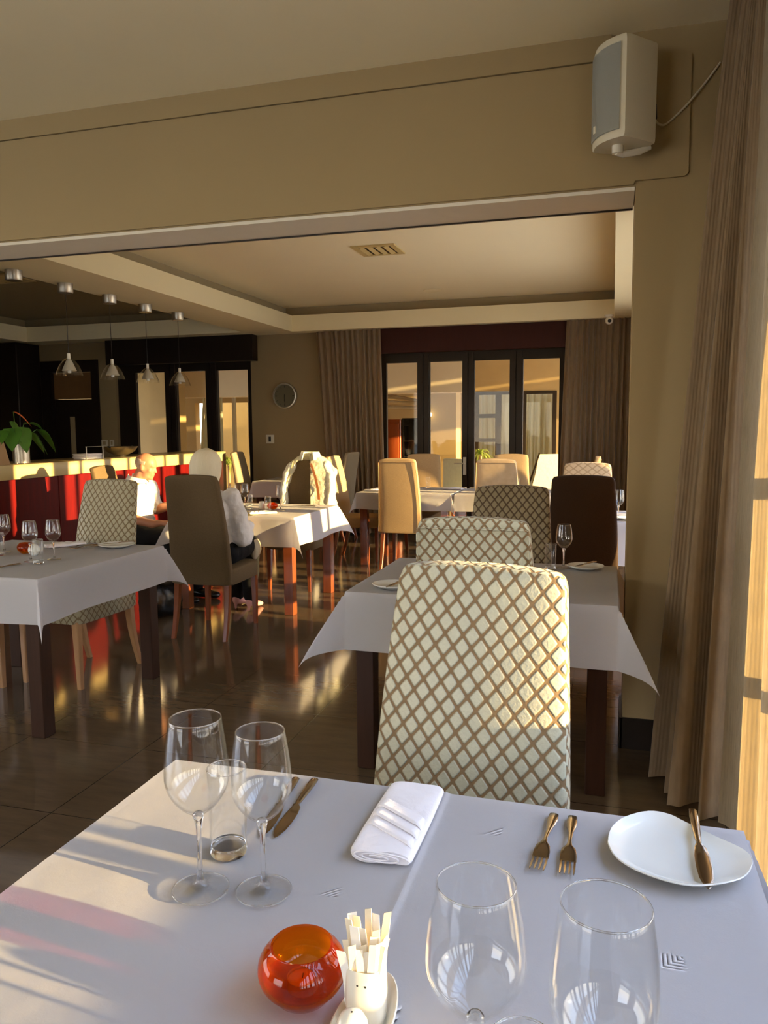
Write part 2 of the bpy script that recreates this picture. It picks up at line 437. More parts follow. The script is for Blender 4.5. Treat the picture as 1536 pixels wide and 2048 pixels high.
# ------------------------------------------------------------------ the rooms
XR = .60; YW = 3.50; YW2 = 3.80; YF = 10.05; ZC = 3.0; ZS = 2.70
XL, YB = -9.5, -3.6
struct('floor', bx(XL, XR+.2, YB-.2, YF+.3, -.1, 0), 'floor')
bm = boxes([(XL, XR+.3, YB-.2, YW2, ZC, ZC+.1)]); struct('ceiling', bm, 'ceil')
# right wall of both rooms, with its window openings
bm = boxes([(XR, XR+.2, YB-.2, -3.0, 0, ZC), (XR, XR+.2, -3.0, 2.72, 2.45, ZC), (XR, XR+.2, -3.0, 2.2, 0, .84), (XR, XR+.2, 2.72, 4.0, 0, 3.2),
            (XR, XR+.2, 4.0, 8.8, 2.45, 3.2), (XR, XR+.2, 8.8, YF+.3, 0, 3.2)])
struct('wall_right', bm, 'wall')
struct('wall_left', boxes([(XL-.2, XL, YB-.2, -3, 0, 3.2), (XL-.2, XL, -3, 3.2, 0, .3), (XL-.2, XL, -3, 3.2, 2.6, 3.2), (XL-.2, XL, 3.2, YF+.3, 0, 3.2)]), 'wall')
bm = boxes([(XL, XR+.2, YB-.2, YB, 2.5, ZC), (XL, XR+.2, YB-.2, YB, 0, .25), (XL, -6, YB-.2, YB, .25, 2.5), (-2.6, XR+.2, YB-.2, YB, .25, 2.5)])
struct('wall_rear', bm, 'wall')
# the wall with the wide opening between the rooms
bm = boxes([(.07, XR, YW, YW2, 0, ZC), (XL, .07, YW, YW2, 2.40, ZC), (XL, -6.6, YW, YW2, 0, 2.40)])
struct('wall_middle', bm, 'wall')
# raised render panel over the opening with its rounded corner
bm = bmesh.new(); ol = []
for cx_, cz_, a0 in ((.25, 2.44, -90), (.25, 2.875, 0)):
    for k in range(5):
        a = math.radians(a0+k*22.5); ol.append((cx_+.02*math.cos(a), cz_+.02*math.sin(a)))
ol += [(XL, 2.895), (XL, 2.405), (.06, 2.405), (.066, 2.42)]
a = [bm.verts.new((x, YW-.014, z)) for x, z in ol]; b = [bm.verts.new((x, YW, z)) for x, z in ol]
for i in range(len(a)): j = (i+1) % len(a); bm.faces.new((a[i], a[j], b[j], b[i]))
bm.faces.new(a); bm.faces.new(b)
o = struct('trim_1', bm, 'wall')
struct('trim_10', boxes([(XL, -.04, YW-.0145, YW-.0005, 2.903, 2.9995)]), 'wall')
# underside edge of the opening, paled for reflected light, and its dark track
struct('trim_2', boxes([(-6.6, .066, YW+.004, YW2-.02, 2.385, 2.40), (-6.6, .066, YW2-.012, YW2+.004, 2.385, 2.40)]), 'lip')
struct('trim_3', bx(-6.6, .064, YW2-.022, YW2-.010, 2.378, 2.3846), 'skirt')
struct('baseboard_middle', boxes([(.062, XR, YW-.012, YW-.0005, 0, .14), (.058, .0695, YW-.012, YW2, 0, .14)]), 'skirt')

# far room ceiling: soffit with two recessed trays
def tray_ring(X0, X1, Y0, Y1, holes, z0, z1):
    """slab minus rectangular holes sharing the same Y span list"""
    xs = sorted({X0, X1, *[h[0] for h in holes], *[h[1] for h in holes]}); ys = sorted({Y0, Y1, *[h[2] for h in holes], *[h[3] for h in holes]})
    lst = []
    for i in range(len(xs)-1):
        for j in range(len(ys)-1):
            cx_, cy_ = (xs[i]+xs[i+1])/2, (ys[j]+ys[j+1])/2
            if any(h[0] < cx_ < h[1] and h[2] < cy_ < h[3] for h in holes): continue
            lst.append((xs[i], xs[i+1], ys[j], ys[j+1], z0, z1))
    return boxes(lst)
TR = (-4.12, -.01, 4.35, 9.83); TL = (-8.2, -4.76, 4.35, 9.66)
o = struct('ceiling_1', tray_ring(XL, XR, YW2, YF, [TR, TL], ZS, ZS+.21), 'soffit')
def grow(h, d): return (h[0]-d, h[1]+d, h[2]-d, h[3]+d)
struct('ceiling_2', tray_ring(XL, XR, YW2, YF, [grow(TR, .14), grow(TL, .14)], ZS+.211, ZS+.33), 'darkceil')  # back of the cove, its shade painted in with a darker tone
struct('ceiling_3', bx(-4.40, XR, YW2, YF, 3.032, 3.13), 'ceil')
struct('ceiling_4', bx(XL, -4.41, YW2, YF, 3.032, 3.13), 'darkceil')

# far wall
def far_wall():
    z = 3.13
    l = [(XL, -8.30, YF, YF+.25, 0, z), (-8.30, -7.30, YF, YF+.25, 2.45, z), (-7.30, -7.02, YF, YF+.25, 0, z), (-7.02, -4.84, YF, YF+.25, 2.40, z),
         (-4.84, -2.98, YF, YF+.25, 0, z), (-2.98, -.53, YF, YF+.25, 2.44, z), (-.53, XR+.2, YF, YF+.25, 0, z)]
    return boxes(l)
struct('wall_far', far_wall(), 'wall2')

def door(name, x0, x1, ztop, panes, zp=2.27, mat='frame', zb=.12, handle=None):
    """a run of glazed leaves filling the opening, panes given as (x0, x1)"""
    root = bpy.data.objects.new(name, None); COL.objects.link(root); root['kind'] = 'structure'
    y0, y1 = YF+.06, YF+.12
    xs = [x0]+[v for p in panes for v in p]+[x1]
    l = [(xs[i], xs[i+1], y0, y1, zb, zp) for i in range(0, len(xs), 2)]
    l += [(x0, x1, y0, y1, zp, ztop), (x0, x1, y0, y1, 0.0, zb)]
    link_mesh('door_frame', boxes(l), mat, root, 0)
    # raised stiles so that leaves read as separate
    l = []
    for i in range(1, len(panes)):
        mx = (panes[i-1][1]+panes[i][0])/2
        l += [(panes[i-1][1]+.012, mx-.006, y0-.02, y0, zb, zp+.10), (mx+.006, panes[i][0]-.012, y0-.02, y0, zb, zp+.10)]
    if l: link_mesh('stile', boxes(l), mat, root, 0)
    for p in panes:
        link_mesh('pane', bx(p[0]-.01, p[1]+.01, y0+.025, y0+.031, zb-.01, zp+.01), 'pane', root, 0)
    if handle is not None:
        h = bmesh.new(); box(h, handle-.02, handle+.02, y0-.032, y0-.02, .80, 1.03)
        tube(h, [(handle, y0-.03, .95), (handle, y0-.07, .95), (handle-.13, y0-.07, .95)], .009)
        link_mesh('door_handle', h, 'offwhite', root, 30)
    return root
door('door_1', -2.98, -.53, 2.44, [(-2.90, -2.48), (-2.31, -1.88), (-1.72, -1.27), (-1.10, -.65)], handle=-1.84)
door('door_2', -7.02, -4.84, 2.40, [(-6.72, -6.24), (-6.05, -5.58), (-5.40, -4.92)], 2.245, 'blackwood')
# dark solid door with brown transom
root = bpy.data.objects.new('door_3', None); COL.objects.link(root); root['kind'] = 'structure'
link_mesh('door_frame', boxes([(-8.3, -8.12, YF-.03, YF+.12, 0, 2.45), (-7.42, -7.3, YF-.03, YF+.12, 0, 2.45), (-8.12, -7.42, YF-.03, YF+.12, 2.28, 2.45)]), 'blackwood', root, 0)
link_mesh('door_leaf', bx(-8.12, -7.42, YF+.04, YF+.09, 0, 1.88, .004, 1), 'blackwood', root, 0)
link_mesh('transom', bx(-8.12, -7.42, YF+.03, YF+.08, 1.885, 2.275, .004, 1), 'transom', root, 0)
link_mesh('glass_slot', bx(-7.86, -7.78, YF+.028, YF+.04, .5, 1.62), 'darkceil', root, 0)
# pelmets
o = link_mesh('pelmet', bx(-3.0, -.52, YF-.10, YF-.002, 2.385, 2.70, .004, 1), 'pelmet', None, 0); o.name = 'trim_4'; o['kind'] = 'structure'
o = link_mesh('pelmet', bx(-7.06, -4.73, YF-.16, YF-.002, 2.35, 2.70, .004, 1), 'blackwood', None, 0); o.name = 'trim_5'; o['kind'] = 'structure'
# dark alcove on the far left with the bar back
o = link_mesh('back_bar', bx(-9.45, -8.31, YF-.5, YF-.01, 0, 2.69, .01, 1), 'blackwood', None, 0)
tag(o, 'tall black back bar cabinet at far left behind the counter', 'cabinet')

# right hand windows: framed lights; panes kept as their own parts
def window(name, y0, y1, z0, z1, muls, rails=(), fr=.06):
    root = bpy.data.objects.new(name, None); COL.objects.link(root); root['kind'] = 'structure'
    xa, xb = XR+.07, XR+.13
    l = [(xa, xb, y0, y0+fr, z0, z1), (xa, xb, y1-fr, y1, z0, z1), (xa, xb, y0, y1, z1-fr, z1), (xa, xb, y0, y1, z0, z0+fr)]
    for y, w in muls: l.append((xa-.01, xb+.01, y-w/2, y+w/2, z0+fr, z1-fr))
    for z, w in rails: l.append((xa, xb, y0+fr, y1-fr, z-w/2, z+w/2))
    link_mesh('window_frame', boxes(l), 'frame', root, 0)
    ys = [y0+fr]+[y for y, w in muls]+[y1-fr]
    for a, b in zip(ys, ys[1:]):
        link_mesh('pane', bx(xa+.028, xa+.034, a-.005, b+.005, z0+fr-.01, z1-fr+.01), 'pane', root, 0)
    return root
window('window_1', -3.0, 2.2, .84, 2.45, [(-2.2, .1), (-1.4, .1), (-.9, .1), (-.35, .10), (.02, .05), (.16, .03), (.36, .05), (.49, .02), (.845, .035), (.90, .02), (1.32, .07), (1.9, .07)])  # bars out of view, spaced to throw sun stripes over the near cloth
window('window_2', 2.2, 2.72, 0.0, 2.45, [], [(1.25, .06), (.62, .06)])
window('window_3', 4.0, 8.8, 0.0, 2.45, [(5.50, .22), (5.78, .05), (6.2, .12), (6.55, .05), (6.9, .12), (7.25, .05), (7.6, .12), (8.0, .12), (8.4, .12)])  # unseen bars, widths and gaps set to stripe and block the sun
window_rear = bpy.data.objects.new('window_4', None); COL.objects.link(window_rear); window_rear['kind'] = 'structure'
link_mesh('pane', bx(-5.98, -2.62, YB-.10, YB-.094, .26, 2.49), 'pane', window_rear, 0)
window_left = bpy.data.objects.new('window_6', None); COL.objects.link(window_left); window_left['kind'] = 'structure'  # unseen window, added to let fill light in from the left
link_mesh('pane', bx(XL-.1, XL-.094, -3.0, 3.2, .31, 2.59), 'pane', window_left, 0)
# unseen fascia beam added outside the windows to cut the high sun
struct('trim_8', bx(2.6, 2.75, -12, 16, 2.0, 2.75), 'ext_beam')
struct('trim_9', boxes([(2.6, 2.75, y, y+.15, -.02, 2.0) for y in (-9, 14)]), 'ext_beam')

# outside: unseen terrace and open ground, paled to bounce light indoors
g = bx(XR+.2, 6, -8, 22, -.12, -.02); struct('terrace', g, 'terrace').name = 'ground_terrace'
g = bx(-60, 90, -60, 90, -.5, -.3); struct('ground', g, 'ground')
g = bx(-14, XR+.2, YF+.3, 18, -.12, -.01); o = struct('ground_courtyard', g, 'ext_wall')

# ------------------------------------------------------------------ chairs
def back_mesh(wb=.225, wt=.190, z0=.37, z1=1.11, yb=-.215, lean=.115, th=.072, bulge=.016):
    bm = bmesh.new(); rings = []
    NZ = 22
    def ring(z, sc=1.0, zz=None):
        t = (z-z0)/(z1-z0)
        w = (wb+(wt-wb)*t**1.1)*(.985+.03*math.sin(PI*t)) ; d = (th*.5)*(1-.22*t)
        yc = yb-lean*(t**1.5)
        pts = []
        for k in range(44):
            a = 2*PI*k/44
            ca, sa = math.cos(a), math.sin(a)
            e = .30
            x = math.copysign(abs(ca)**e, ca); y = math.copysign(abs(sa)**(e+.12), sa)
            bl = bulge*(1-abs(x)**2.2)*(1 if y > 0 else .45)*math.sin(PI*min(1, max(0, t*.9+.1)))
            pts.append((x*w*sc, yc+y*d*(sc if sc < 1 else 1)+math.copysign(bl, y)*(1 if abs(y) > .3 else abs(y)/.3), zz if zz is not None else z))
        return pts
    rings.append(ring(z0, .93, z0)); rings.append(ring(z0, .985, z0+.006))
    for i in range(NZ+1):
        rings.append(ring(z0+.014+(z1-.03-z0-.014)*i/NZ))
    # softly rounded, slightly domed top
    for k, (sc, dz) in enumerate(((.992, -.018), (.972, -.009), (.93, -.002), (.80, .001), (.5, .003))):
        r = ring(z1, sc, z1+dz)
        r = [(x, y if sc > .9 else y, z+.010*(1-(abs(x)/wt)**2)) for x, y, z in r]
        rings.append(r)
    loft(bm, rings)
    return bm
def leg_mesh(x, y, rear):
    bm = bmesh.new(); rings = []
    n = 8
    for i in range(n+1):
        t = i/n; z = .38*(1-t)
        s = .0215*(1-.36*t)
        oy = (-.075*t**1.7) if rear else (.0*t)
        ox = math.copysign(.006*t, x)
        c = .8
        rings.append([(x+ox+a*s, y+oy+b*s, z) for a, b in ((-1, -c), (-c, -1), (c, -1), (1, -c), (1, c), (c, 1), (-c, 1), (-1, c))])
    loft(bm, rings); return bm
def seat_mesh(w=.225, y0=-.235, y1=.255, z0=.365, z1=.475):
    bm = bmesh.new(); rings = []
    def ring(z, s, d=0):
        pts = []
        for k in range(40):
            a = 2*PI*k/40; ca, sa = math.cos(a), math.sin(a)
            x = math.copysign(abs(ca)**.22, ca); y = math.copysign(abs(sa)**.22, sa)
            pts.append((x*(w-s), (y0+y1)/2+y*((y1-y0)/2-s), z+d*(1-x*x)*(1-y*y)))
        return pts
    rings = [ring(z0, .006), ring(z0+.008, 0), ring(z0+.05, 0), ring(z1-.02, 0), ring(z1-.006, .006), ring(z1, .02), ring(z1+.002, .06, .006), ring(z1+.004, .12, .014)]
    loft(bm, rings); return bm
def make_chair(name, label, fab, leg, loc, deg=0, group=None, seam=False, seatfab=None):
    t = thing(name, label, 'chair', loc, math.radians(deg), group)
    link_mesh('backrest', back_mesh(), fab, t, 40)
    link_mesh('seat', seat_mesh(), seatfab or fab, t, 50)
    for x in (-.185, .185):
        link_mesh('leg', leg_mesh(x, .225, False), leg, t, 40)
        link_mesh('leg', leg_mesh(x, -.215, True), leg, t, 40)
    if seam:
        # piping along the back edge of the backrest
        bm = bmesh.new(); z0, z1 = .40, 1.065; pl = []
        def P(t, sx): 
            w = (.225+(.190-.225)*t**1.1)*.97
            return (sx*w, -.215-.115*t**1.5-.036*(1-.22*t)-.006, .37+.74*t)
        pl = [P(k/12*.94+.02, -1) for k in range(13)]+[P(.965, -.93), P(.965, -.5), P(.965, 0), P(.965, .5), P(.965, .93)]+[P(.96-k/12*.94, 1) for k in range(13)]
        tube(bm, pl, .0035, 6)
        link_mesh('piping', bm, fab, t, 60)
    return t
def copy_chair(src, loc, deg, label, group=None):
    return dup(src, loc, math.radians(deg), label, group)

CG = 'high backed lozenge pattern dining chairs'
# backs are at local -Y: deg=180 makes a chair face the camera
c1 = make_chair('dining_chair', 'nearest cream lozenge patterned chair facing us, its backrest sunlit down the right', 'cream_d', 'dkwood', (-.315, 1.36, 0), 172, CG)
c2 = make_chair('dining_chair', 'cream lozenge patterned chair with piped back edge, seen from behind just past the nearest chair', 'cream_d', 'dkwood', (-.44, 2.90, 0), 0, CG, True)
c3 = make_chair('dining_chair', 'lozenge patterned chair, cream fabric darkened for shade, beyond the glass on the second table', 'cream_shade', 'dkwood', (-.49, 3.71, 0), 180, CG)
c3f = make_chair('dining_chair', 'cream lozenge patterned chair with oak legs at the far side of the left table', 'cream_dim', 'oak', (-2.955, 3.78, 0), 176, CG)
copy_chair(c3f, (-3.46, 3.28, 0), -93, 'lozenge patterned chair at the left edge, only its seat and oak leg showing', CG)
c4 = make_chair('dining_chair', 'dark brown high backed chair seen from behind beside the pillar', 'dark_w', 'dkwood', (-.165, 5.27, 0), 0)
c9 = make_chair('dining_chair', 'tan chair with embossed lozenge top peeking over the dark brown chair', 'tan_d', 'redwood', (-.19, 6.36, 0), 180)
WG = 'tan woven chairs round the long back table'
c5 = make_chair('dining_chair', 'tan woven chair seen from behind at the left end of the long back table', 'tan_w', 'redwood', (-2.02, 7.74, 0), 0, WG, True)
copy_chair(c5, (-2.06, 8.38, 0), 180, 'tan woven chair beyond the long back table, left of the door handle', WG)
c7 = make_chair('dining_chair', 'mottled tan velvet chair with piped edge, its back to us at the long table', 'tan_v', 'redwood', (-1.05, 7.74, 0), 0, WG, True)
copy_chair(c5, (-1.07, 8.38, 0), 180, 'tan woven chair beyond the long back table, right of the door handle', WG)
copy_chair(c5, (-2.60, 8.06, 0), -90, 'tan woven chair side on at the long back table, sun strip down its back', WG)
copy_chair(c5, (-.46, 8.10, 0), 90, 'tan chair seen edge on at the right end of the long back table', WG)
cw = make_chair('dining_chair', 'brown woven high backed chair the silver haired person sits in', 'brown_w', 'redwood', (-2.67, 4.91, 0), 2)
cj = make_chair('dining_chair', 'brown chair with a pale jacket hung over its back', 'brown_w', 'redwood', (-2.70, 6.50, 0), 180)
cm = copy_chair(cw, (-3.80, 5.72, 0), -80, 'brown chair the balding man in the white shirt sits in')
cg = make_chair('dining_chair', 'grey brown chair against the curtain right of the jacket', 'grey_w', 'redwood', (-3.46, 9.38, 0), 84)
copy_chair(cg, (-4.42, 9.40, 0), -86, 'brown chair by the glazed door at the end of the bar counter')

# ------------------------------------------------------------------ tables and cloths
def make_table(label, x0, x1, y0, y1, leg='dkwood', lw=.075, group='square dining tables'):
    cx_, cy_ = (x0+x1)/2, (y0+y1)/2
    t = thing('dining_table', label, 'table', (cx_, cy_, 0), 0, group)
    hx, hy = (x1-x0)/2-.012, (y1-y0)/2-.012
    link_mesh('tabletop', bx(-hx, hx, -hy, hy, .715, .753, .004, 2), leg, t, 30)
    i = .05
    link_mesh('apron', boxes([(-hx+i, hx-i, -hy+i+.02, -hy+i+.045, .63, .715), (-hx+i, hx-i, hy-i-.045, hy-i-.02, .63, .715),
                              (-hx+i+.02, -hx+i+.045, -hy+i, hy-i, .63, .715), (hx-i-.045, hx-i-.02, -hy+i, hy-i, .63, .715)]), leg, t, 0)
    for sx in (-1, 1):
        for sy in (-1, 1):
            a, b = sx*(hx-.02-lw/2), sy*(hy-.02-lw/2)
            link_mesh('leg', bx(a-lw/2, a+lw/2, b-lw/2, b+lw/2, 0, .714, .003, 1), leg, t, 20)
    return t
def cloth(label, x0, x1, y0, y1, drop=.21, seed=0, crease=None, group='white tablecloths', flare=.42, wav=.006, cut=()):
    cx_, cy_ = (x0+x1)/2, (y0+y1)/2; hx, hy = (x1-x0)/2, (y1-y0)/2
    def coords(h, extra=()):
        c = [-h-drop+drop*i/14 for i in range(14)]+[-h+.003]+[-h+.006+(2*h-.012)*i/36 for i in range(37)]+[h-.003]
        c += [h+drop*(i+1)/14 for i in range(14)]
        c += [-h, h]
        return sorted(set([round(v, 5) for v in c+list(extra)]))
    ex = []
    if crease is not None: ex = [crease-cx_+d for d in (-.016, -.011, -.007, -.0035, 0, .0035, .007, .011, .016)]
    A, B = coords(hx, ex), coords(hy)
    def P(a, b):
        ax, by = max(abs(a)-hx, 0), max(abs(b)-hy, 0); sx, sy = math.copysign(1, a), math.copysign(1, b)
        z = 0; x = max(-hx, min(hx, a)); y = max(-hy, min(hy, b))
        r = math.hypot(ax, by)
        if r > 0:
            phi = math.atan2(by, ax); w = math.sin(2*phi)**1.3
            ph = noise.noise(Vector((a*2.3+seed, b*2.3, 3)))
            out = .004*(1-math.exp(-r/.004))+.07*r+.05*r*ph
            wave = wav*math.sin((a*(by > 0)+b*(ax > 0))*9+seed*2)*(r/drop)**1.2
            out += wave*(1-w)
            f = flare*w
            x += sx*(math.cos(phi)*out+.72*f*r*(1+.15*ph)); y += sy*(math.sin(phi)*out+.72*f*r*(1-.15*ph))
            z = -r*math.sqrt(max(.3, 1-(f*.95)**2))
            z += .008*noise.noise(Vector((a*3, b*3, seed)))*(r/drop)
        else:
            z = .0012*noise.noise(Vector((a*5, b*5, seed)))
            if crease is not None:
                d = a+cx_-crease; z += .0028*math.exp(-(d/.0055)**2)
            d = b; z += .0008*math.exp(-(d/.006)**2)
        return (x, y, .7575+z)
    bm = bmesh.new()
    g = [[bm.verts.new(P(a, b)) for b in B] for a in A]
    for i in range(len(A)-1):
        for j in range(len(B)-1):
            bm.faces.new((g[i][j], g[i+1][j], g[i+1][j+1], g[i][j+1]))
    # thin hem thickness
    geo = bmesh.ops.solidify(bm, geom=bm.faces[:], thickness=.0016)
    o = link_mesh('tablecloth', bm, 'cloth', None, 60, loc=(cx_, cy_, 0))
    return tag(o, label, 'tablecloth', group)

TA = (-.83, .222, .28, 1.335)
make_table('nearest dining table under the white cloth we look down on', *TA)
cloth('large white tablecloth in front with sun stripes at its left', *TA, seed=1, crease=-.275, drop=.24)
TB = (-1.03, .035, 2.96, 3.82)
make_table('dark legged dining table behind the sunlit chair, beside the pillar', *TB)
cloth('white tablecloth on the second table beside the pillar, its corners hanging low', *TB, seed=2, drop=.235, flare=.5)
TF = (-3.50, -2.455, 2.87, 3.90)
make_table('dark legged dining table at the left edge of the photo', *TF)
cloth('white tablecloth on the left table with a pointed corner hanging at the front', *TF, seed=3, drop=.205, flare=.42)
TE = (-3.30, -2.27, 5.38, 6.36)
make_table('mahogany legged dining table where the two people sit', *TE, leg='redwood')
cloth('white tablecloth on the table where the couple sits, striped with sun', *TE, seed=4, drop=.225, flare=.45, wav=.010)
TD1 = (-2.52, -1.53, 7.62, 8.50); TD2 = (-1.49, -.50, 7.62, 8.50)
make_table('left table of the long pair by the far glass doors', *TD1, leg='redwood')
cloth('white tablecloth on the left half of the long back table', *TD1, seed=5, drop=.17, flare=.25)
make_table('right table of the long pair by the far glass doors', *TD2, leg='redwood')
cloth('white tablecloth on the right half of the long back table, its corner point overlapping', *TD2, seed=6, drop=.17, flare=.02)
TC = (-.70, .33, 5.58, 6.38)
make_table('dining table behind the dark brown chair, mostly hidden by the pillar', *TC, leg='redwood')
cloth('white tablecloth glowing behind the dark brown chair and the pillar', *TC, seed=7, drop=.30, flare=.2)
TG = (-4.36, -3.56, 9.02, 9.78)
make_table('small table against the far wall below the clock', *TG)
cloth('shaded white tablecloth on the small table below the clock', *TG, seed=8, drop=.2, flare=.2)

# ------------------------------------------------------------------ glassware
def wine_glass(name, label, loc, h=.235, rim=.035, bowl=.043, foot=.039, group=None, hi=True):
    seg = 48 if hi else 20
    t = thing(name, label, 'wine glass', loc, 0, group)
    hb = h*.44      # where the bowl starts
    # bowl: outer then inner wall (thin)
    bm = bmesh.new(); prof = []
    n = 22 if hi else 10
    def rb(u):      # radius along bowl, u 0 bottom .. 1 rim
        if u < .42: return bowl*math.sin(PI/2*(u/.42))**.62 if u > 0 else 0
        v = (u-.42)/.58
        return bowl+(rim-bowl)*(v**1.7)
    H = h-hb
    prof = [(rb(i/n), hb+H*(i/n)) for i in range(n+1)]
    prof = [(max(r, .004) if i == 0 else r, z) for i, (r, z) in enumerate(prof)]
    th = .0011
    inner = [(max(r-th, 0.0), z+(.004 if i < 2 else .001)) for i, (r, z) in enumerate(prof)]
    inner[0] = (0, hb+.006)
    full = prof+[(rim-th/2, h+.0006)]+list(reversed(inner[:-1]))
    full = [(rim if k == n else r, z) for k, (r, z) in enumerate(full)]
    lathe(bm, full, seg)
    link_mesh('bowl', bm, 'glass', t, 60)
    # rolled rim catches the light
    bm = bmesh.new()
    tube(bm, [(math.cos(2*PI*k/seg)*(rim-.0004), math.sin(2*PI*k/seg)*(rim-.0004), h) for k in range(seg+1)], .0009, 6)
    link_mesh('rim', bm, 'glass_s', t, 60)
    bm = bmesh.new()
    lathe(bm, [(0, hb+.0045), (.006, hb+.004), (.0085, hb+.001), (.0062, hb-.006), (.0040, hb-.02), (.0034, hb-.05), (.0038, .03), (.0052, .016), (.010, .008), (.0135, .0062)], seg)
    link_mesh('stem', bm, 'glass_s', t, 60)
    bm = bmesh.new(); lathe(bm, [(.010, .0078), (.0135, .0060), (.020, .0042), (foot-.004, .0022), (foot, .0014), (foot, .0006), (foot-.003, 0.0), (.02, 0), (0, .0003)], seg)
    link_mesh('foot', bm, 'glass', t, 60)
    bm = bmesh.new(); tube(bm, [(math.cos(2*PI*k/seg)*(foot-.0008), math.sin(2*PI*k/seg)*(foot-.0008), .0012) for k in range(seg+1)], .0010, 6); link_mesh('foot_edge', bm, 'glass_s', t, 60)
    return t
def tumbler(name, label, loc, h=.14, r=.0275, group=None, hi=True):
    seg = 48 if hi else 20
    t = thing(name, label, 'tumbler', loc, 0, group)
    bm = bmesh.new()
    th = .0016
    lathe(bm, [(r*.93, .013), (r*.95, .04), (r, h*.97), (r-th*.2, h), (r-th, h*.985), (r*.95-th, .04), (r*.93-th, .016), (r*.93-.001, .0132)], seg)
    link_mesh('wall', bm, 'glass', t, 60)
    bm = bmesh.new(); lathe(bm, [(0, .0155), (r*.93-th, .016), (r*.935, .013), (r*.93, .004), (r*.88, 0), (0, 0)], seg)
    link_mesh('base', bm, 'glass_s', t, 40)
    bm = bmesh.new(); tube(bm, [(math.cos(2*PI*k/seg)*(r-.0006), math.sin(2*PI*k/seg)*(r-.0006), h) for k in range(seg+1)], .0011, 6)
    link_mesh('rim', bm, 'glass_s', t, 60)
    return t
ZT = .7605
GG = 'wine glasses set on the white tables'
wine_glass('wine_glass', 'taller wine glass of the pair at the left of the nearest table', (-.555, .945, ZT), .255, .0365, .0455, .041, GG)
wine_glass('wine_glass', 'shorter wine glass beside the tall one, in front of the crossed knives', (-.465, .965, ZT), .238, .0345, .043, .040, GG)
wine_glass('wine_glass', 'wine glass in the foreground between the sachets and the larger glass', (-.112, .680, ZT), .238, .0370, .0475, .040, GG)
wine_glass('wine_glass', 'large wine glass in the foreground below the white plate', (.004, .64, ZT), .262, .0375, .0465, .041, GG)
tumbler('water_tumbler', 'clear tumbler behind the pair of wine glasses on the nearest table', (-.562, 1.045, ZT), .138, .0305, 'water tumblers')
tumbler('water_tumbler', 'tumbler rim at the bottom edge of the photo between two wine glasses', (-.062, .622, ZT), .138, .0285, 'water tumblers')
gl = wine_glass('wine_glass', 'wine glass on the left table nearest its front, left of the pair', (-2.81, 3.25, ZT), .205, .030, .038, .034, GG, False)
dup(gl, (-2.735, 3.33, ZT), 0, 'wine glass on the left table, right of the pair before the red panel', GG)
dup(gl, (-3.17, 3.47, ZT), 0, 'wine glass cut by the left edge of the photo', GG)
dup(gl, (-2.965, 5.77, ZT), 0, 'leftmost wine glass on the couple’s table beside the woman’s shoulder', GG)
dup(gl, (-2.925, 5.90, ZT), 0, 'taller looking wine glass second from left on the couple’s table', GG)
dup(gl, (-2.56, 5.80, ZT), 0, 'wine glass on the couple’s table in front of the jacket', GG)
dup(gl, (-.205, 3.70, ZT), 0, 'single wine glass on the second table before the dark brown chair', GG)
dup(gl, (.055, 5.80, ZT), 0, 'wine glass glinting between the dark brown chair and the pillar', GG)
tb = tumbler('water_tumbler', 'tumbler on the left table standing between its two wine glasses', (-2.785, 3.245+.09, ZT), .12, .026, 'water tumblers', False)
tb.location = (-2.735, 3.215, ZT)
dup(tb, (-3.11, 3.37, ZT), 0, 'tumbler at the left edge of the photo', 'water tumblers')
dup(tb, (-2.86, 5.86, ZT), 0, 'tumbler beside the left wine glasses on the couple’s table', 'water tumblers')
dup(tb, (-2.63, 5.71, ZT), 0, 'tumbler in front of the orange candle bowl on the couple’s table', 'water tumblers')
dup(tb, (-.262, 3.655, ZT), 0, 'tumbler left of the wine glass on the second table', 'water tumblers')
dup(tb, (-1.93, 8.36, ZT), 0, 'tumbler on the long back table between two tan chairs', 'water tumblers')
dup(tb, (-.93, 8.20, ZT), 0, 'tumbler on the long back table right of the mottled chair', 'water tumblers')

# candle bowls
def candle_bowl(label, loc, s=1.0, group='orange glass candle bowls', hi=True):
    t = thing('candle_bowl', label, 'candle holder', loc, 0, group)
    bm = bmesh.new(); seg = 48 if hi else 24
    Rr = .0555*s
    prof = [(0, .0), (.024*s, .0), (.034*s, .004*s)]
    for k in range(1, 15):
        a = -52+k*(52+44)/14
        prof.append((Rr*math.cos(math.radians(a)), (.0405*s+Rr*.74*math.sin(math.radians(a)))))
    rimr, rimz = prof[-1]
    prof += [(rimr-.001*s, rimz+.002*s), (rimr-.004*s, rimz+.001*s)]
    for k in range(1, 13):
        a = 44-k*(44+42)/13
        prof.append(((Rr-.005*s)*math.cos(math.radians(a)), (.0405*s+(Rr-.005*s)*.74*math.sin(math.radians(a)))))
    prof += [(.026*s, .014*s), (0, .012*s)]
    lathe(bm, prof, seg); link_mesh('glass_bowl', bm, 'amber', t, 60)
    bm = bmesh.new(); lathe(bm, [(0, .0125*s), (.019*s, .0125*s), (.0195*s, .028*s), (.0188*s, .028*s), (.0185*s, .0255*s)], 32); link_mesh('tealight_cup', bm, 'alu', t, 40)
    bm = bmesh.new(); lathe(bm, [(.0186*s, .0150*s), (.0186*s, .0245*s), (.012*s, .0255*s), (0, .0252*s)], 32)
    w_ = link_mesh('tealight_wax', bm, 'wax', t, 60)
    bm = bmesh.new(); tube(bm, [(0, 0, .025*s), (.0006, .0002, .029*s), (.001, 0, .032*s)], .0006, 6); link_mesh('wick', bm, 'dots', w_, 60)
    return t
candle_bowl('round orange glass candle bowl with a tealight on the nearest table', (-.332, .785, ZT), .93)
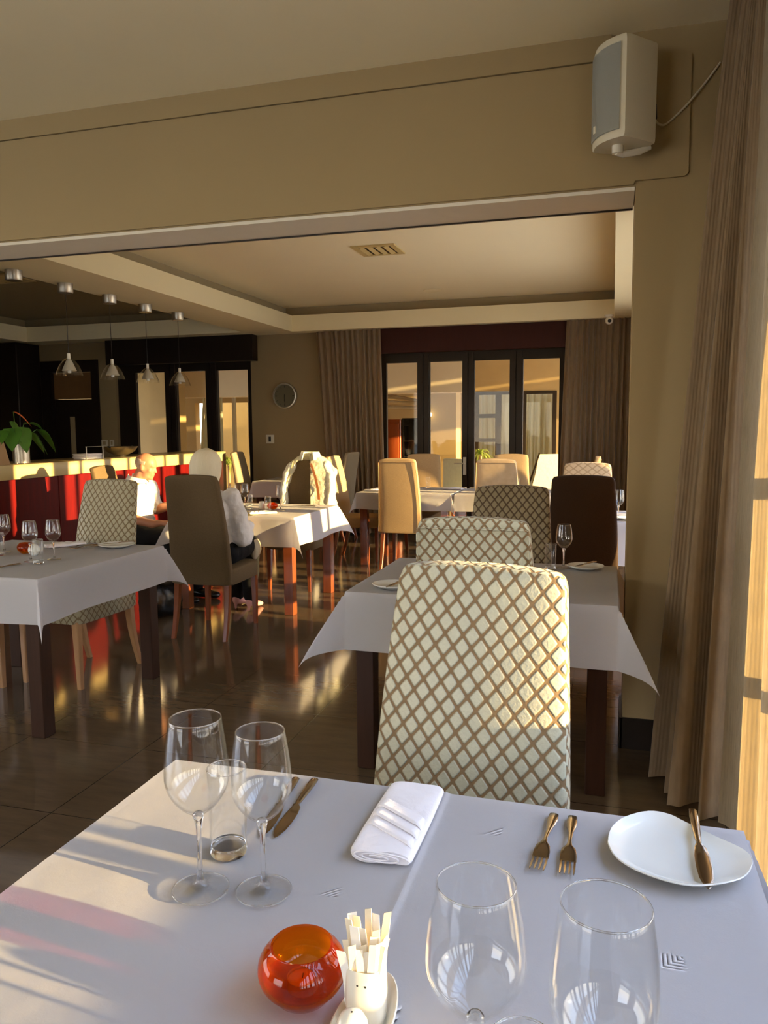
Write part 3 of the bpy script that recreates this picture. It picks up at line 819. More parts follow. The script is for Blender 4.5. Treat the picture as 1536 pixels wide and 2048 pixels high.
cb = candle_bowl('small orange glass candle bowl on the left table beside a white ball shaker', (-3.03, 3.47, ZT), .8, hi=False)
dup(cb, (-2.66, 5.86, ZT), 0, 'glowing orange candle bowl on the couple’s table', 'orange glass candle bowls')
# shaker ball on left table
bm = bmesh.new(); lathe(bm, [(0, 0), (.014, 0), (.024, .010), (.030, .026), (.030, .036), (.024, .052), (.012, .062), (0, .064)], 28)
tag(link_mesh('salt_shaker', bm, 'china', None, 60, loc=(-2.925, 3.41, ZT)), 'white ball shaped shaker beside the candle bowl on the left table', 'shaker')
bm = bmesh.new(); lathe(bm, [(0, 0), (.02, 0), (.024, .004), (.024, .055), (.020, .060), (.020, .066), (.0, .070)], 24)
tag(link_mesh('salt_shaker', bm, 'china2', None, 60, loc=(-2.755, 5.86, ZT)), 'bright white shaker left of the candle bowl on the couple’s table', 'shaker')

# sachet holder on its dish
def oval(rx, ry, z, n=36, e=1.0, c=(0, 0)):
    return [(c[0]+rx*math.copysign(abs(math.cos(2*PI*k/n))**e, math.cos(2*PI*k/n)), c[1]+ry*math.copysign(abs(math.sin(2*PI*k/n))**e, math.sin(2*PI*k/n)), z) for k in range(n)]
bm = bmesh.new()
loft(bm, [oval(.020, .060, 0), oval(.025, .068, .002), oval(.032, .082, .013), oval(.0335, .084, .0165), oval(.032, .082, .0175), oval(.029, .078, .014), oval(.022, .064, .006), oval(.012, .04, .005)])
tag(link_mesh('condiment_dish', bm, 'china2', None, 60, loc=(-.247, .748, ZT)), 'long oval cream dish under the sugar sachet holder', 'dish')
t = thing('sachet_holder', 'cream china sugar sachet holder with two small holes, full of paper sachets', 'sachet holder', (-.248, .766, ZT+.0065))
bm = bmesh.new()
rings = [oval(.019, .017, 0, e=.8), oval(.0215, .020, .004, e=.75), oval(.0225, .0215, .03, e=.7), oval(.0215, .021, .064, e=.7), oval(.0205, .0200, .068, e=.7), oval(.019, .0185, .067, e=.7), oval(.018, .0175, .02, e=.7)]
loft(bm, rings); link_mesh('cup', bm, 'china2', t, 60)
for dx in (-.0035, .0055):
    b2 = bmesh.new(); bmesh.ops.create_cone(b2, segments=12, radius1=.0012, radius2=.0012, depth=.001, cap_ends=True, matrix=Matrix.Translation((dx, -.0208, .053)) @ Matrix.Rotation(PI/2, 4, 'X'))
    link_mesh('hole', b2, 'dots', t, 30)
shk = thing('pepper_shaker', 'rounded cream china shaker standing on the oval dish in front of the sachets', 'shaker', (-.248, .716, ZT+.0065))
bm = bmesh.new(); loft(bm, [oval(.015, .015, 0), oval(.0175, .0175, .003), oval(.018, .018, .02), oval(.0165, .0165, .034), oval(.012, .012, .042), oval(.005, .005, .0455)]); link_mesh('body', bm, 'china2', shk, 60)
bm = bmesh.new(); bmesh.ops.create_cone(bm, segments=10, radius1=.001, radius2=.001, depth=.0008, cap_ends=True, matrix=Matrix.Translation((0, 0, .0458))); link_mesh('hole', bm, 'dots', shk, 30)
for k in range(20):
    i, j = k % 5, k//5
    x = -.015+i*.0072+rnd.uniform(-.001, .001); y = -.012+j*.0075
    hh = .050+rnd.uniform(0, .022)+j*.005; w = .0075 if k % 3 else .0095
    lx = x*.38+rnd.uniform(-.003, .003); ly = rnd.uniform(-.002, .004)+y*.2
    bm = bmesh.new(); rings = []
    for q in range(7):
        u = q/6; z = .022+hh*u+.012*u; cx2 = x+lx*u*u*1.6; cy2 = y+ly*u+(.002*math.sin(u*5+k))*u
        tw = rnd.uniform(-.05, .05)*u+.25*math.sin(k)
        dx, dy = math.cos(tw)*w*.55, math.sin(tw)*w*.55
        nx, ny = -math.sin(tw)*.0012*(1-.75*(q == 6)), math.cos(tw)*.0012*(1-.75*(q == 6))
        rings.append([(cx2-dx-nx, cy2-dy-ny, z), (cx2+dx-nx, cy2+dy-ny, z+(.003 if q == 6 and k % 2 else 0)), (cx2+dx+nx, cy2+dy+ny, z+(.003 if q == 6 and k % 2 else 0)), (cx2-dx+nx, cy2-dy+ny, z)])
    loft(bm, rings)
    o = link_mesh('sugar_sachet', bm, 'paper' if k % 3 else 'paperw', None, 40, loc=(-.248, .766, ZT+.0065))
    tag(o, 'thin paper sachet standing in the cream china holder on the nearest table', 'sachet', 'paper sachets in the holder')
bm = bmesh.new(); rings = []
for q in range(6):
    u = q/5; z = .03+.068*u
    rings.append([(.003+.006*u, -.0165+.001*u, z), (.012+.005*u, -.0155, z), (.019+.004*u, -.008+.002*u, z), (.0195+.004*u, .006, z), (.018+.004*u, .007, z), (.0175+.003*u, -.006, z), (.011+.004*u, -.013, z), (.003+.006*u, -.0145, z)])
loft(bm, rings); tag(link_mesh('paper_wrapper', bm, 'paperw', None, 40, loc=(-.248, .766, ZT+.0065)), 'bright white folded wrapper at the right of the sachet holder', 'wrapper')

# ------------------------------------------------------------------ cutlery, plates, napkins
def arc_plate(name, label, outline, z, mat='china'):
    cx_ = sum(p[0] for p in outline)/len(outline); cy_ = sum(p[1] for p in outline)/len(outline)
    pts = smoothpath([(x-cx_, y-cy_, 0) for x, y in outline]+[(outline[0][0]-cx_, outline[0][1]-cy_, 0)], 4)[:-1]
    bm = bmesh.new()
    # closed: foot, underside, lip, well
    rings = [[(p.x*s, p.y*s, zz) for p in pts] for s, zz in ((.50, 0), (.56, 0), (.70, .005), (.90, .0115), (.985, .0155), (1.0, .0175), (.99, .0190), (.965, .0180), (.86, .0125), (.72, .0078), (.45, .0062), (.2, .006))]
    loft(bm, rings)
    return tag(link_mesh(name, bm, mat, None, 60, loc=(cx_, cy_, z)), label, 'plate')
OUT = [(0.007, 1.198), (0.012, 1.246), (0.034, 1.289), (0.072, 1.320), (0.104, 1.318), (0.128, 1.298), (0.170, 1.262), (0.206, 1.232), (0.214, 1.203), (0.200, 1.161), (0.174, 1.135), (0.132, 1.114), (0.093, 1.113), (0.046, 1.132), (0.018, 1.161)]
arc_plate('side_plate', 'white leaf shaped side plate with a knife across it on the nearest table', OUT, ZT)
def round_out(cx_, cy_, r): return [(cx_+r*math.cos(k*PI/6), cy_+r*.92*math.sin(k*PI/6)) for k in range(12)]
arc_plate('side_plate', 'white side plate with a knife on the left table', round_out(-2.68, 3.78, .105), ZT)
arc_plate('side_plate', 'white side plate at the left corner of the second table, half behind the chair', round_out(-.86, 3.07, .085), ZT)
arc_plate('side_plate', 'small white plate right of the wine glass on the second table', round_out(-.105, 3.70, .085), ZT)
arc_plate('side_plate', 'white plate beside the glasses on the couple’s table', round_out(-3.02, 6.02, .10), ZT)
arc_plate('side_plate', 'white plate on the table behind the dark brown chair', round_out(.13, 5.74, .09), ZT)
arc_plate('side_plate', 'white plate at the left of the long back table', round_out(-2.30, 8.15, .10), ZT)
arc_plate('side_plate', 'white plate right of the middle of the long back table', round_out(-.80, 8.35, .10), ZT)

def knife_mesh(L=.215, hw=.0085, bw=.0105):
    bm = bmesh.new(); rings = []
    prof = [(0, .003, .0015), (.006, hw*.85, .0035), (.03, hw, .0042), (.06, hw*.86, .0038), (.095, hw*.62, .0030), (.105, hw*.5, .0026),
            (.108, hw*.75, .0030), (.112, bw*.75, .0016), (.135, bw*1.0, .0010), (.165, bw*1.05, .0009), (.19, bw*.9, .0008), (.207, bw*.5, .0006), (.215, bw*.12, .0004)]
    for y, w, tz in prof:
        y = y/.215*L; off = 0 if y < .11/.215*L else -.0015
        rings.append([(w*math.cos(2*PI*k/12)+off, y, tz*(1+math.sin(2*PI*k/12))) for k in range(12)])
    loft(bm, rings); return bm
def fork_mesh(L=.185):
    bm = bmesh.new(); rings = []
    prof = [(0, .003, .0012, 0), (.006, .0078, .0028, 0), (.025, .0088, .0034, 0), (.045, .0075, .003, .001), (.07, .0040, .0022, .004), (.10, .0030, .0018, .008), (.112, .0045, .0014, .0085), (.122, .0105, .0012, .0075), (.135, .0125, .0010, .005), (.150, .0125, .0009, .003)]
    for y, w, tz, oz in prof:
        rings.append([(w*math.cos(2*PI*k/12), y, oz+tz*(1+math.sin(2*PI*k/12))) for k in range(12)])
    loft(bm, rings)
    for i in range(4):
        x = -.0102+i*.0068; rr = []
        for y, oz, s in ((.148, .0032, 1), (.16, .0022, 1), (.175, .0028, .85), (.187, .0045, .45)):
            rr.append([(x-.0017*s, y, oz), (x+.0017*s, y, oz), (x+.0015*s, y, oz+.0016), (x-.0015*s, y, oz+.0016)])
        loft(bm, rr)
    return bm
def lay(name, label, cat, bm, p0, p1, z, tilt=0, group=None, mat='steel'):
    d = Vector((p1[0]-p0[0], p1[1]-p0[1])); rz = math.atan2(d.y, d.x)-PI/2
    o = link_mesh(name, bm, mat, None, 60, loc=(p0[0], p0[1], z)); o.rotation_euler = (tilt, 0, rz)
    return tag(o, label, cat, group)
KG = 'dinner knives left of the napkin'
lay('dinner_knife', 'left one of two dinner knives behind the wine glasses', 'knife', knife_mesh(), (-.558, 1.312), (-.535, 1.10), ZT+.0005, 0, KG)
lay('dinner_knife', 'right one of two dinner knives, nearer the napkin', 'knife', knife_mesh(), (-.522, 1.318), (-.512, 1.10), ZT+.0005, 0, KG)
FG = 'forks between the napkin and the plate'
lay('fork', 'left fork of the pair beside the white plate', 'fork', fork_mesh(), (-.080, 1.302), (-.094, 1.115), ZT+.0005, 0, FG)
lay('fork', 'right fork of the pair beside the white plate', 'fork', fork_mesh(), (-.050, 1.302), (-.050, 1.115), ZT+.0005, 0, FG)
lay('butter_knife', 'butter knife lying across the leaf shaped plate', 'knife', knife_mesh(.225, .0078, .011), (.142, 1.338), (.142, 1.112), ZT+.0195, -.02)
lay('butter_knife', 'knife lying on the side plate of the left table', 'knife', knife_mesh(.19), (-2.61, 3.87), (-2.76, 3.72), ZT+.021)
lay('fork', 'fork on the left table left of the side plate', 'fork', fork_mesh(), (-2.78, 3.80), (-2.87, 3.66), ZT+.0005)
lay('fork', 'second fork on the left table close to the napkin', 'fork', fork_mesh(), (-2.83, 3.84), (-2.92, 3.70), ZT+.0005)
lay('dinner_knife', 'knife near the front edge of the left table', 'knife', knife_mesh(), (-2.80, 3.17), (-2.86, 2.97), ZT+.0005)
lay('butter_knife', 'knife on the half hidden plate of the second table', 'knife', knife_mesh(.19), (-.82, 3.16), (-.86, 2.98), ZT+.021)
lay('butter_knife', 'knife on the small plate right of the single wine glass', 'knife', knife_mesh(.17), (-.06, 3.78), (-.15, 3.64), ZT+.021)
lay('fork', 'fork lying on the couple’s table near the woman’s hand', 'fork', fork_mesh(), (-2.90, 5.66), (-2.76, 5.60), ZT+.0005)
lay('dinner_knife', 'knife lying near the jacket on the couple’s table', 'knife', knife_mesh(), (-2.40, 6.16), (-2.58, 6.22), ZT+.0005)

def napkin_roll(label, loc, rz, L=.245, w=.098, h=.020, group='folded white napkins'):
    """flat rolled napkin; layers show at its near end, three pleats run across"""
    t = thing('napkin', label, 'napkin', loc, rz, group)
    bm = bmesh.new(); rings = []
    n = 34
    for i in range(n+1):
        u = i/n; y = -L/2+L*u
        prof = []
        for k in range(28):
            a = 2*PI*k/28; ca, sa = math.cos(a), math.sin(a)
            x = math.copysign(abs(ca)**.55, ca)*w/2*(1+.04*math.sin(u*3)); z = h/2+math.copysign(abs(sa)**.55, sa)*h/2
            if sa > 0: z += .0012*noise.noise(Vector((x*40, y*30, 1)))-.003*u
            e = 1 if 0 < i < n else .93
            prof.append((x*e, y+.004*math.sin(x*70)*(i == 0), h/2+(z-h/2)*e))
        rings.append(prof)
    loft(bm, rings); wr = link_mesh('body', bm, 'napkin', t, 60)
    # pleats: thin overlapping folds crossing diagonally
    for q in range(3):
        b2 = bmesh.new(); pr = []
        for i in range(15):
            u = i/14; x = -w*.50+w*1.0*u; yc = -.006-q*.030+.030*(1-u)-.034*u
            edge = max(0, abs(u-.5)*2-.82)/.18
            z = h+.0030+.0012*(2-q)*.5-.012*edge-.0016
            pr.append([(x, yc-.002, z-.0030), (x, yc-.0035, z-.0004), (x, yc-.001, z+.0016), (x, yc+.004, z+.0014), (x, yc+.032, z-.0030), (x, yc+.020, z-.0045)])
        loft(b2, pr); link_mesh('pleat', b2, 'napkin', t, 60)
    # spiral of layers at the near end
    b2 = bmesh.new(); pts = []
    for k in range(60):
        u = k/59; a = u*2*PI*2.4; rr = 1-.75*u
        pts.append((math.copysign(abs(math.cos(a))**.7, math.cos(a))*w/2*.95*rr-.006*u, -L/2-.0015, h/2+math.sin(a)*h/2*.95*rr*.9))
    tube(b2, pts, .0014, 6); link_mesh('rolled_edge', b2, 'napkin', t, 60)
    return t
napkin_roll('pleated white napkin rolled flat in the middle of the nearest table', (-.325, 1.20, ZT), math.radians(0))
nk = napkin_roll('white napkin on the left table behind its wine glasses', (-2.99, 3.74, ZT), math.radians(-35), .21, .08)
dup(nk, (-2.60, 5.55, ZT), math.radians(-60), 'brightly lit white napkin near the front of the couple’s table', 'folded white napkins')
dup(nk, (-2.38, 7.80, ZT), math.radians(80), 'white napkin at the left end of the long back table', 'folded white napkins')
dup(nk, (-1.62, 8.20, ZT), math.radians(80), 'white napkin at the middle of the long back table', 'folded white napkins')
bm = bx(-.20, .20, -.14, .14, 0, .003, .001, 1)
o = link_mesh('placemat', bm, 'placemat', None, 30, loc=(-2.82, 5.55, ZT)); tag(o, 'olive green place mat on the couple’s table before the woman', 'placemat')

# ------------------------------------------------------------------ curtains
def curtain(name, label, top, bot, ztop, zbot, folds, amp, mat, seed=0, nz=26, group=None, tie=None):
    """top / bot: plan paths (list of x,y) the folds follow at the head and at the hem"""
    def samp(path, u):
        L = [0]
        for a, b in zip(path, path[1:]): L.append(L[-1]+math.dist(a, b))
        d = u*L[-1]
        for i in range(len(path)-1):
            if d <= L[i+1] or i == len(path)-2:
                t = (d-L[i])/(L[i+1]-L[i]); a, b = path[i], path[i+1]
                tx, ty = (b[0]-a[0]), (b[1]-a[1]); l = math.hypot(tx, ty)
                return a[0]+tx*t, a[1]+ty*t, -ty/l, tx/l
    nu = folds*18
    bm = bmesh.new(); uv = bm.loops.layers.uv.verify(); g = []; arc = []
    for j in range(nz+1):
        v = j/nz; row = []; s = 0; prev = None; arow = []
        z = ztop+(zbot-ztop)*v
        for i in range(nu+1):
            u = i/nu
            ax, ay, anx, any_ = samp(top, u); bx_, by_, bnx, bny = samp(bot, u)
            w = v**.85
            x, y = ax+(bx_-ax)*w, ay+(by_-ay)*w; nx, ny = anx+(bnx-anx)*w, any_+(bny-any_)*w
            ph = u*folds*2*PI+1.4*noise.noise(Vector((u*folds*.6, v*.5, seed)))*2
            a = amp*(.55+.6*v)*(1+.7*noise.noise(Vector((u*4, v*.8, seed+5))))
            d = a*(math.sin(ph)+.25*math.sin(2*ph+1))
            zz = z+(.012*math.sin(ph+1) if j == nz else 0)
            p = Vector((x+nx*d, y+ny*d, zz))
            if prev is not None: s += math.hypot(p.x-prev.x, p.y-prev.y)
            prev = p; row.append(bm.verts.new(p)); arow.append(s)
        g.append(row); arc.append(arow)
    # cloth keeps its length: use the arc of the middle row for the ribs
    mid = arc[nz//2]
    for j in range(nz):
        for i in range(nu):
            f = bm.faces.new((g[j][i], g[j][i+1], g[j+1][i+1], g[j+1][i]))
            for l, (jj, ii) in zip(f.loops, ((j, i), (j, i+1), (j+1, i+1), (j+1, i))): l[uv].uv = (mid[ii], g[jj][ii].co.z)
    bmesh.ops.solidify(bm, geom=bm.faces[:], thickness=.002)
    o = link_mesh(name, bm, mat, None, 80, uv=False)
    return tag(o, label, 'curtain', group)
curtain('window_curtain', 'long taupe curtain hanging in deep folds beside the near pillar', [(.385, 3.30), (.435, 3.16), (.47, 3.0)], [(.175, 3.27), (.255, 3.13), (.30, 2.98), (.40, 2.88)], 2.985, .015, 4, .040, 'curtain', 3)
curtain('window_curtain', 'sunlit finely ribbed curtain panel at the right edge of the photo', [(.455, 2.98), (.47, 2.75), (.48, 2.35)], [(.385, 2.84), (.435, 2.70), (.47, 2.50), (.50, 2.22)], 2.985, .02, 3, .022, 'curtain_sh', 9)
curtain('window_curtain', 'taupe curtain left of the far glass doors', [(-3.82, 9.93), (-2.92, 9.91)], [(-3.66, 9.90), (-2.86, 9.90)], 2.695, .02, 12, .035, 'curtain', 13)
curtain('window_curtain', 'taupe curtain right of the far glass doors under the security camera', [(-.56, 9.88), (.20, 9.90)], [(-.64, 9.88), (.20, 9.90)], 2.695, .02, 11, .035, 'curtain', 17)
curtain('window_curtain', 'unseen taupe curtain added behind the pillar to keep the sun off the chairs', [(.47, 3.95), (.47, 4.92)], [(.45, 3.90), (.45, 4.97)], 2.69, .02, 6, .035, 'curtain', 21)  # out of view, drawn wide enough to block the low sun

# ------------------------------------------------------------------ speaker, cable, camera, clock, switches, vents
t = thing('wall_speaker', 'cream wall loudspeaker with grey grille high on the wall near the curtain', 'speaker', (.055, YW-.016, 2.70), 0)
def spk_ring(z, s=1.0, d0=0.0):
    pts = []
    wv = .105
    for k in range(13):        # convex front
        u = -1+2*k/12
        pts.append((u*wv*s, -.20-.035*(1-u*u)*s+d0, z))
    pts += [(wv*s, -.17, z), (wv*.70*s, -.035, z), (-wv*.70*s, -.035, z), (-wv*s, -.17, z)]
    return pts
rot = Matrix.Rotation(math.radians(-54), 4, 'Z')
def place(bm, off=(0, 0, 0)):
    for v in bm.verts: v.co = rot @ (v.co+Vector((0, .08, 0))) + Vector((0, -.10, 0)) + Vector(off)
bm = bmesh.new(); loft(bm, [spk_ring(-.185, .93), spk_ring(-.178, .98), spk_ring(-.165), spk_ring(.165), spk_ring(.178, .98), spk_ring(.185, .93)]); place(bm)
link_mesh('cabinet', bm, 'speaker', t, 40)
bm = bmesh.new()
def gr(z, e=0): return [(-.090+.18*k/12, -.2035-.035*(1-((-.090+.18*k/12)/.105)**2)-e, z) for k in range(13)]
rings = [gr(-.158), gr(-.156, .003), gr(.156, .003), gr(.158)]
loft(bm, rings, False, False, closed=False); bmesh.ops.solidify(bm, geom=bm.faces[:], thickness=.003); place(bm)
link_mesh('grille', bm, 'grille', t, 40)
bm = bmesh.new(); box(bm, -.040, -.026, -.2415, -.238, -.140, -.112); place(bm); link_mesh('badge', bm, 'speaker', t, 0)
bm = bmesh.new(); tube(bm, [(0, -.155, -.183), (0, -.155, -.215)], .022, 12); tube(bm, [(0, -.16, -.208), (0, -.13, -.214), (.01, -.06, -.20), (.02, -.02, -.18)], .014, 10); place(bm)
link_mesh('bracket', bm, 'china2', t, 40)
bm = bmesh.new(); tube(bm, smoothpath([(.13, YW-.10, 2.665), (.135, YW-.055, 2.635), (.165, YW-.022, 2.622), (.20, YW-.020, 2.64), (.265, YW-.022, 2.70), (.33, YW-.01, 2.78), (.375, YW-.009, 2.84)]), .0045, 8)
c_ = link_mesh('speaker_cable', bm, 'speaker', None, 60); tag(c_, 'pale cable running from the loudspeaker to behind the curtain', 'cable')
bm = bmesh.new(); tube(bm, [(.13, YW-.105, 2.672), (.135, YW-.06, 2.638)], .009, 10); link_mesh('plug', bm, 'black', c_, 40)

t = thing('security_camera', 'small white dome security camera on the soffit above the right far curtain', 'camera', (-.065, 9.60, 2.70))
bm = bmesh.new(); lathe(bm, [(0, 0), (.05, 0), (.05, -.018), (.03, -.03), (0, -.03)], 24); link_mesh('mount', bm, 'china2', t, 40)
bm = bmesh.new(); bmesh.ops.create_uvsphere(bm, u_segments=24, v_segments=14, radius=.045, matrix=Matrix.Translation((0, 0, -.065))); link_mesh('ball', bm, 'china2', t, 60)
bm = bmesh.new(); bmesh.ops.create_uvsphere(bm, u_segments=16, v_segments=10, radius=.022, matrix=Matrix.Translation((.004, -.033, -.072))); link_mesh('lens', bm, 'black', t, 60)

t = thing('wall_clock', 'round wall clock with grey dial right of the black framed door', 'clock', (-4.33, YF-.003, 1.865))
bm = bmesh.new(); lathe(bm, [(0, 0), (.175, 0), (.178, .02), (.172, .04), (.158, .042), (.152, .022), (0, .020)], 48)
for f in bm.faces:
    if all(math.hypot(v.co.x, v.co.y) < .153 for v in f.verts): f.material_index = 1
for v in bm.verts: v.co = Vector((v.co.x, -v.co.z, v.co.y))
link_mesh('case', bm, ['clockrim', 'clockface'], t, 40)
bm = bmesh.new()
for h in range(12):
    a = h*PI/6; r0, r1 = (.112, .14) if h % 3 == 0 else (.124, .14); w = .0055 if h % 3 == 0 else .003
    d = Vector((math.sin(a), 0, math.cos(a))); s = Vector((math.cos(a), 0, -math.sin(a)))
    vs = [bm.verts.new(d*r+s*q*w+Vector((0, -.0235, 0))) for r, q in ((r0, -1), (r1, -1), (r1, 1), (r0, 1))]; bm.faces.new(vs)
link_mesh('hour_marks', bm, 'dots', t, 0)
for a, L, w, y in ((math.radians(-177), .075, .006, .026), (math.radians(177), .125, .004, .029)):
    bm = bmesh.new(); d = Vector((math.sin(a), 0, math.cos(a))); s = Vector((math.cos(a), 0, -math.sin(a)))
    rings = [[d*r+s*q*w*k+Vector((0, -yy, 0)) for q, yy in ((-1, y), (1, y), (1, y+.002), (-1, y+.002))] for r, k in ((-.02, .8), (0, 1), (L, .4))]
    loft(bm, rings); link_mesh('clock_hand', bm, 'dots', t, 0)
t = thing('wall_thermostat', 'small cream wall control with dark screen below the clock', 'switch', (-4.57, YF-.002, 1.275))
link_mesh('plate', bx(-.06, .06, -.015, 0, -.06, .06, .004, 2), 'offwhite', t, 30); link_mesh('screen', bx(-.018, .018, -.018, -.0155, -.035, .035), 'black', t, 0)
for i, (x, w) in enumerate(((-7.245, .055), (-7.12, .035))):
    t = thing('wall_switch', 'wider light switch on the wall by the dark door' if i == 0 else 'narrow light switch next to the wider one by the dark door', 'switch', (x, YF-.002, 1.225))
    link_mesh('plate', bx(-w, w, -.012, 0, -.05, .05, .003, 2), 'offwhite', t, 30); link_mesh('rocker', bx(-w*.45, w*.45, -.016, -.0125, -.025, .025, .002, 1), 'darkceil', t, 30)

def vent(label, loc, s=.20):
    t = thing('ceiling_vent', label, 'vent', loc, 0, 'square ceiling vents')
    link_mesh('frame', boxes([(-s, s, -s, -s+.05, -.012, 0), (-s, s, s-.05, s, -.012, 0), (-s, -s+.05, -s+.05, s-.05, -.012, 0), (s-.05, s, -s+.05, s-.05, -.012, 0)]), 'vent', t, 0)
    link_mesh('backing', bx(-s+.05, s-.05, -s+.05, s-.05, -.003, -.001), 'skirt', t, 0)
    for k in range(4):
        u = -s+.05+(k+.5)*(2*s-.1)/4
        bm = bmesh.new(); loft(bm, [[(u-.028, y, -.016), (u+.012, y, -.004), (u+.015, y, -.006), (u-.025, y, -.018)] for y in (-s+.052, s-.052)])
        link_mesh('louvre', bm, 'vent', t, 0)
    return t
vent('cream ceiling air vent in the lit tray ceiling above the tables', (-2.08, 7.02, 3.031))
vent('air vent at the left edge of the photo in the dark bar ceiling', (-6.25, 7.05, 3.031), .23)
bm = bmesh.new(); lathe(bm, [(0, 0), (.11, 0), (.11, -.006), (.09, -.012), (0, -.013)], 36)
tag(link_mesh('ceiling_loudspeaker', bm, 'soffit', None, 40, loc=(-2.08, 9.25, 3.031)), 'flat round ceiling fitting near the far edge of the lit tray', 'ceiling fitting')

# ------------------------------------------------------------------ pendants over the bar
def pendant(loc, label):
    t = thing('pendant_lamp', label, 'lamp', loc, 0, 'small pendant lamps over the bar')
    bm = bmesh.new(); lathe(bm, [(0, 0), (.065, 0), (.065, -.075), (.060, -.082), (0, -.082)], 32); link_mesh('ceiling_rose', bm, 'chrome', t, 40)
    bm = bmesh.new(); tube(bm, [(0, 0, -.082), (0, 0, -.60)], .0022, 6); link_mesh('cord', bm, 'skirt', t, 60)
    bm = bmesh.new(); lathe(bm, [(0, -.600), (.014, -.602), (.015, -.648), (.010, -.655), (0, -.655)], 20); link_mesh('socket', bm, 'china2', t, 40)
    bm = bmesh.new(); lathe(bm, [(.012, -.64), (.05, -.665), (.085, -.71), (.108, -.765), (.118, -.795), (.115, -.795), (.105, -.765), (.082, -.712), (.048, -.668), (.012, -.643)], 36); link_mesh('glass_shade', bm, 'glass', t, 60)
    bm = bmesh.new(); lathe(bm, [(.010, -.65), (.028, -.675), (.062, -.755), (.060, -.757), (.026, -.678), (.008, -.655)], 30); link_mesh('inner_cone', bm, 'offwhite', t, 60)
    bm = bmesh.new(); lathe(bm, [(0, -.68), (.012, -.69), (.016, -.745), (.015, -.775), (0, -.778)], 16); link_mesh('bulb', bm, 'china', t, 60)
    return t
M['pend'] = glass_thin('smoky pendant glass', (.88, .86, .80), 1.4)
PN = ['pendant lamp rose at the far left of the bar row, its shade out of sight', 'leftmost pendant lamp with its glass shade in view', 'second visible pendant lamp from the left over the bar', 'third visible pendant lamp from the left over the bar', 'rightmost pendant lamp over the bar, nearest the seated man']
p0 = pendant((-4.645, 5.98, 2.70), PN[1])
for y, l in zip((6.61, 7.21, 7.84), PN[2:]): dup(p0, (-4.645, y, 2.70), 0, l)

# ------------------------------------------------------------------ bar
XB = -4.87
t = thing('bar_counter', 'long bar counter with cream top edge and dark red front', 'counter', (XB, 7.0, 0))
link_mesh('counter_top', bx(-.62, 0, -3.0, 2.30, 1.005, 1.13, .004, 2), 'bar_top', t, 30)
for i in range(5):
    y0 = -2.95+i*1.03
    link_mesh('front_panel', bx(-.10, -.055, y0, y0+1.024, .10, 1.004, .003, 1), 'bar_red', t, 20)
link_mesh('plinth', bx(-.55, -.09, -2.95, 2.2, 0, .099), 'skirt', t, 0)
link_mesh('end_panel', bx(-.62, 0, 2.215, 2.30, 0, 1.004, .003, 1), 'bar_top', t, 20)
ZB = 1.131
def wire(pts, r=.004): bm = bmesh.new(); tube(bm, pts, r, 8); return bm
t = thing('metal_planter', 'brushed steel cylinder pot with a leafy anthurium on the bar', 'plant pot', (-5.02, 5.76, ZB))
bm = bmesh.new(); lathe(bm, [(0, 0), (.065, 0), (.070, .004), (.072, .17), (.069, .17), (.067, .15), (0, .15)], 40); link_mesh('pot', bm, 'chrome', t, 40)
def leaf(c, d, L, Wd, droop=.5, n=8):
    bm = bmesh.new(); d = Vector(d).normalized(); s = d.cross(Vector((0, 0, 1))).normalized(); rows = []
    for i in range(n+1):
        u = i/n; w = Wd*(math.sin(PI*(u**.62))**.8)*(1 if u < .98 else 0)
        p = Vector(c)+d*L*u+Vector((0, 0, -droop*L*u*u))
        rows.append([p-s*w+Vector((0, 0, .25*w)), p-s*w*.5+Vector((0, 0, .05*w)), p, p+s*w*.5+Vector((0, 0, .05*w)), p+s*w+Vector((0, 0, .25*w))])
    vr = [[bm.verts.new(p) for p in r] for r in rows]
    for a, b in zip(vr, vr[1:]):
        for k in range(4): bm.faces.new((a[k], a[k+1], b[k+1], b[k]))
    bmesh.ops.remove_doubles(bm, verts=bm.verts[:], dist=.0005)
    bmesh.ops.solidify(bm, geom=bm.faces[:], thickness=.0012)
    return bm
pl = thing('anthurium_plant', 'dark green anthurium with an orange flower at the left end of the bar', 'plant', (-5.02, 5.76, ZB+.15))
for (c, d, L, w, dr) in (((.06, .02, .12), (.25, .55, -.5), .19, .075, .35), ((.06, .10, .12), (.35, .35, -.8), .20, .075, .15), ((.05, -.05, .17), (.35, -.15, -.75), .21, .085, .2), ((.04, -.14, .16), (.3, -.4, -.8), .20, .080, .15), ((-.02, -.22, .14), (.4, -.6, -.5), .20, .08, .2), ((.05, .16, .15), (.25, .6, -.45), .20, .075, .5), ((.0, .05, .19), (.25, .5, .15), .17, .07, .5), ((.02, -.12, .22), (.3, .1, -.6), .17, .07, .2)):
    lf = link_mesh('leaf', leaf(c, d, L, w, dr), 'leaf', pl, 60)
    link_mesh('stem', wire(smoothpath([(0, 0, -.02), (c[0]*.6, c[1]*.6, c[2]*.7), c]), .003), 'leaf', lf, 60)
link_mesh('flower', leaf((.03, -.10, .30), (.5, .35, -.25), .15, .045, .5), 'flower', pl, 60)
link_mesh('flower_stem', wire([(0, 0, 0), (.02, -.08, .2), (.03, -.10, .30)], .003), 'leaf', pl, 60)
bm = bmesh.new(); loft(bm, [[(-.06, y, 0), (-.055, y, 0), (.0, y, .19), (-.004, y, .19)] for y in (-.10, .08)]); loft(bm, [[(.06, y, 0), (.055, y, 0), (.0, y, .19), (.004, y, .19)] for y in (-.10, .08)])
tag(link_mesh('menu_tent', bm, 'cardboard', None, 20, loc=(-4.95, 5.40, ZB)), 'brown tent card at the left edge of the bar', 'menu')
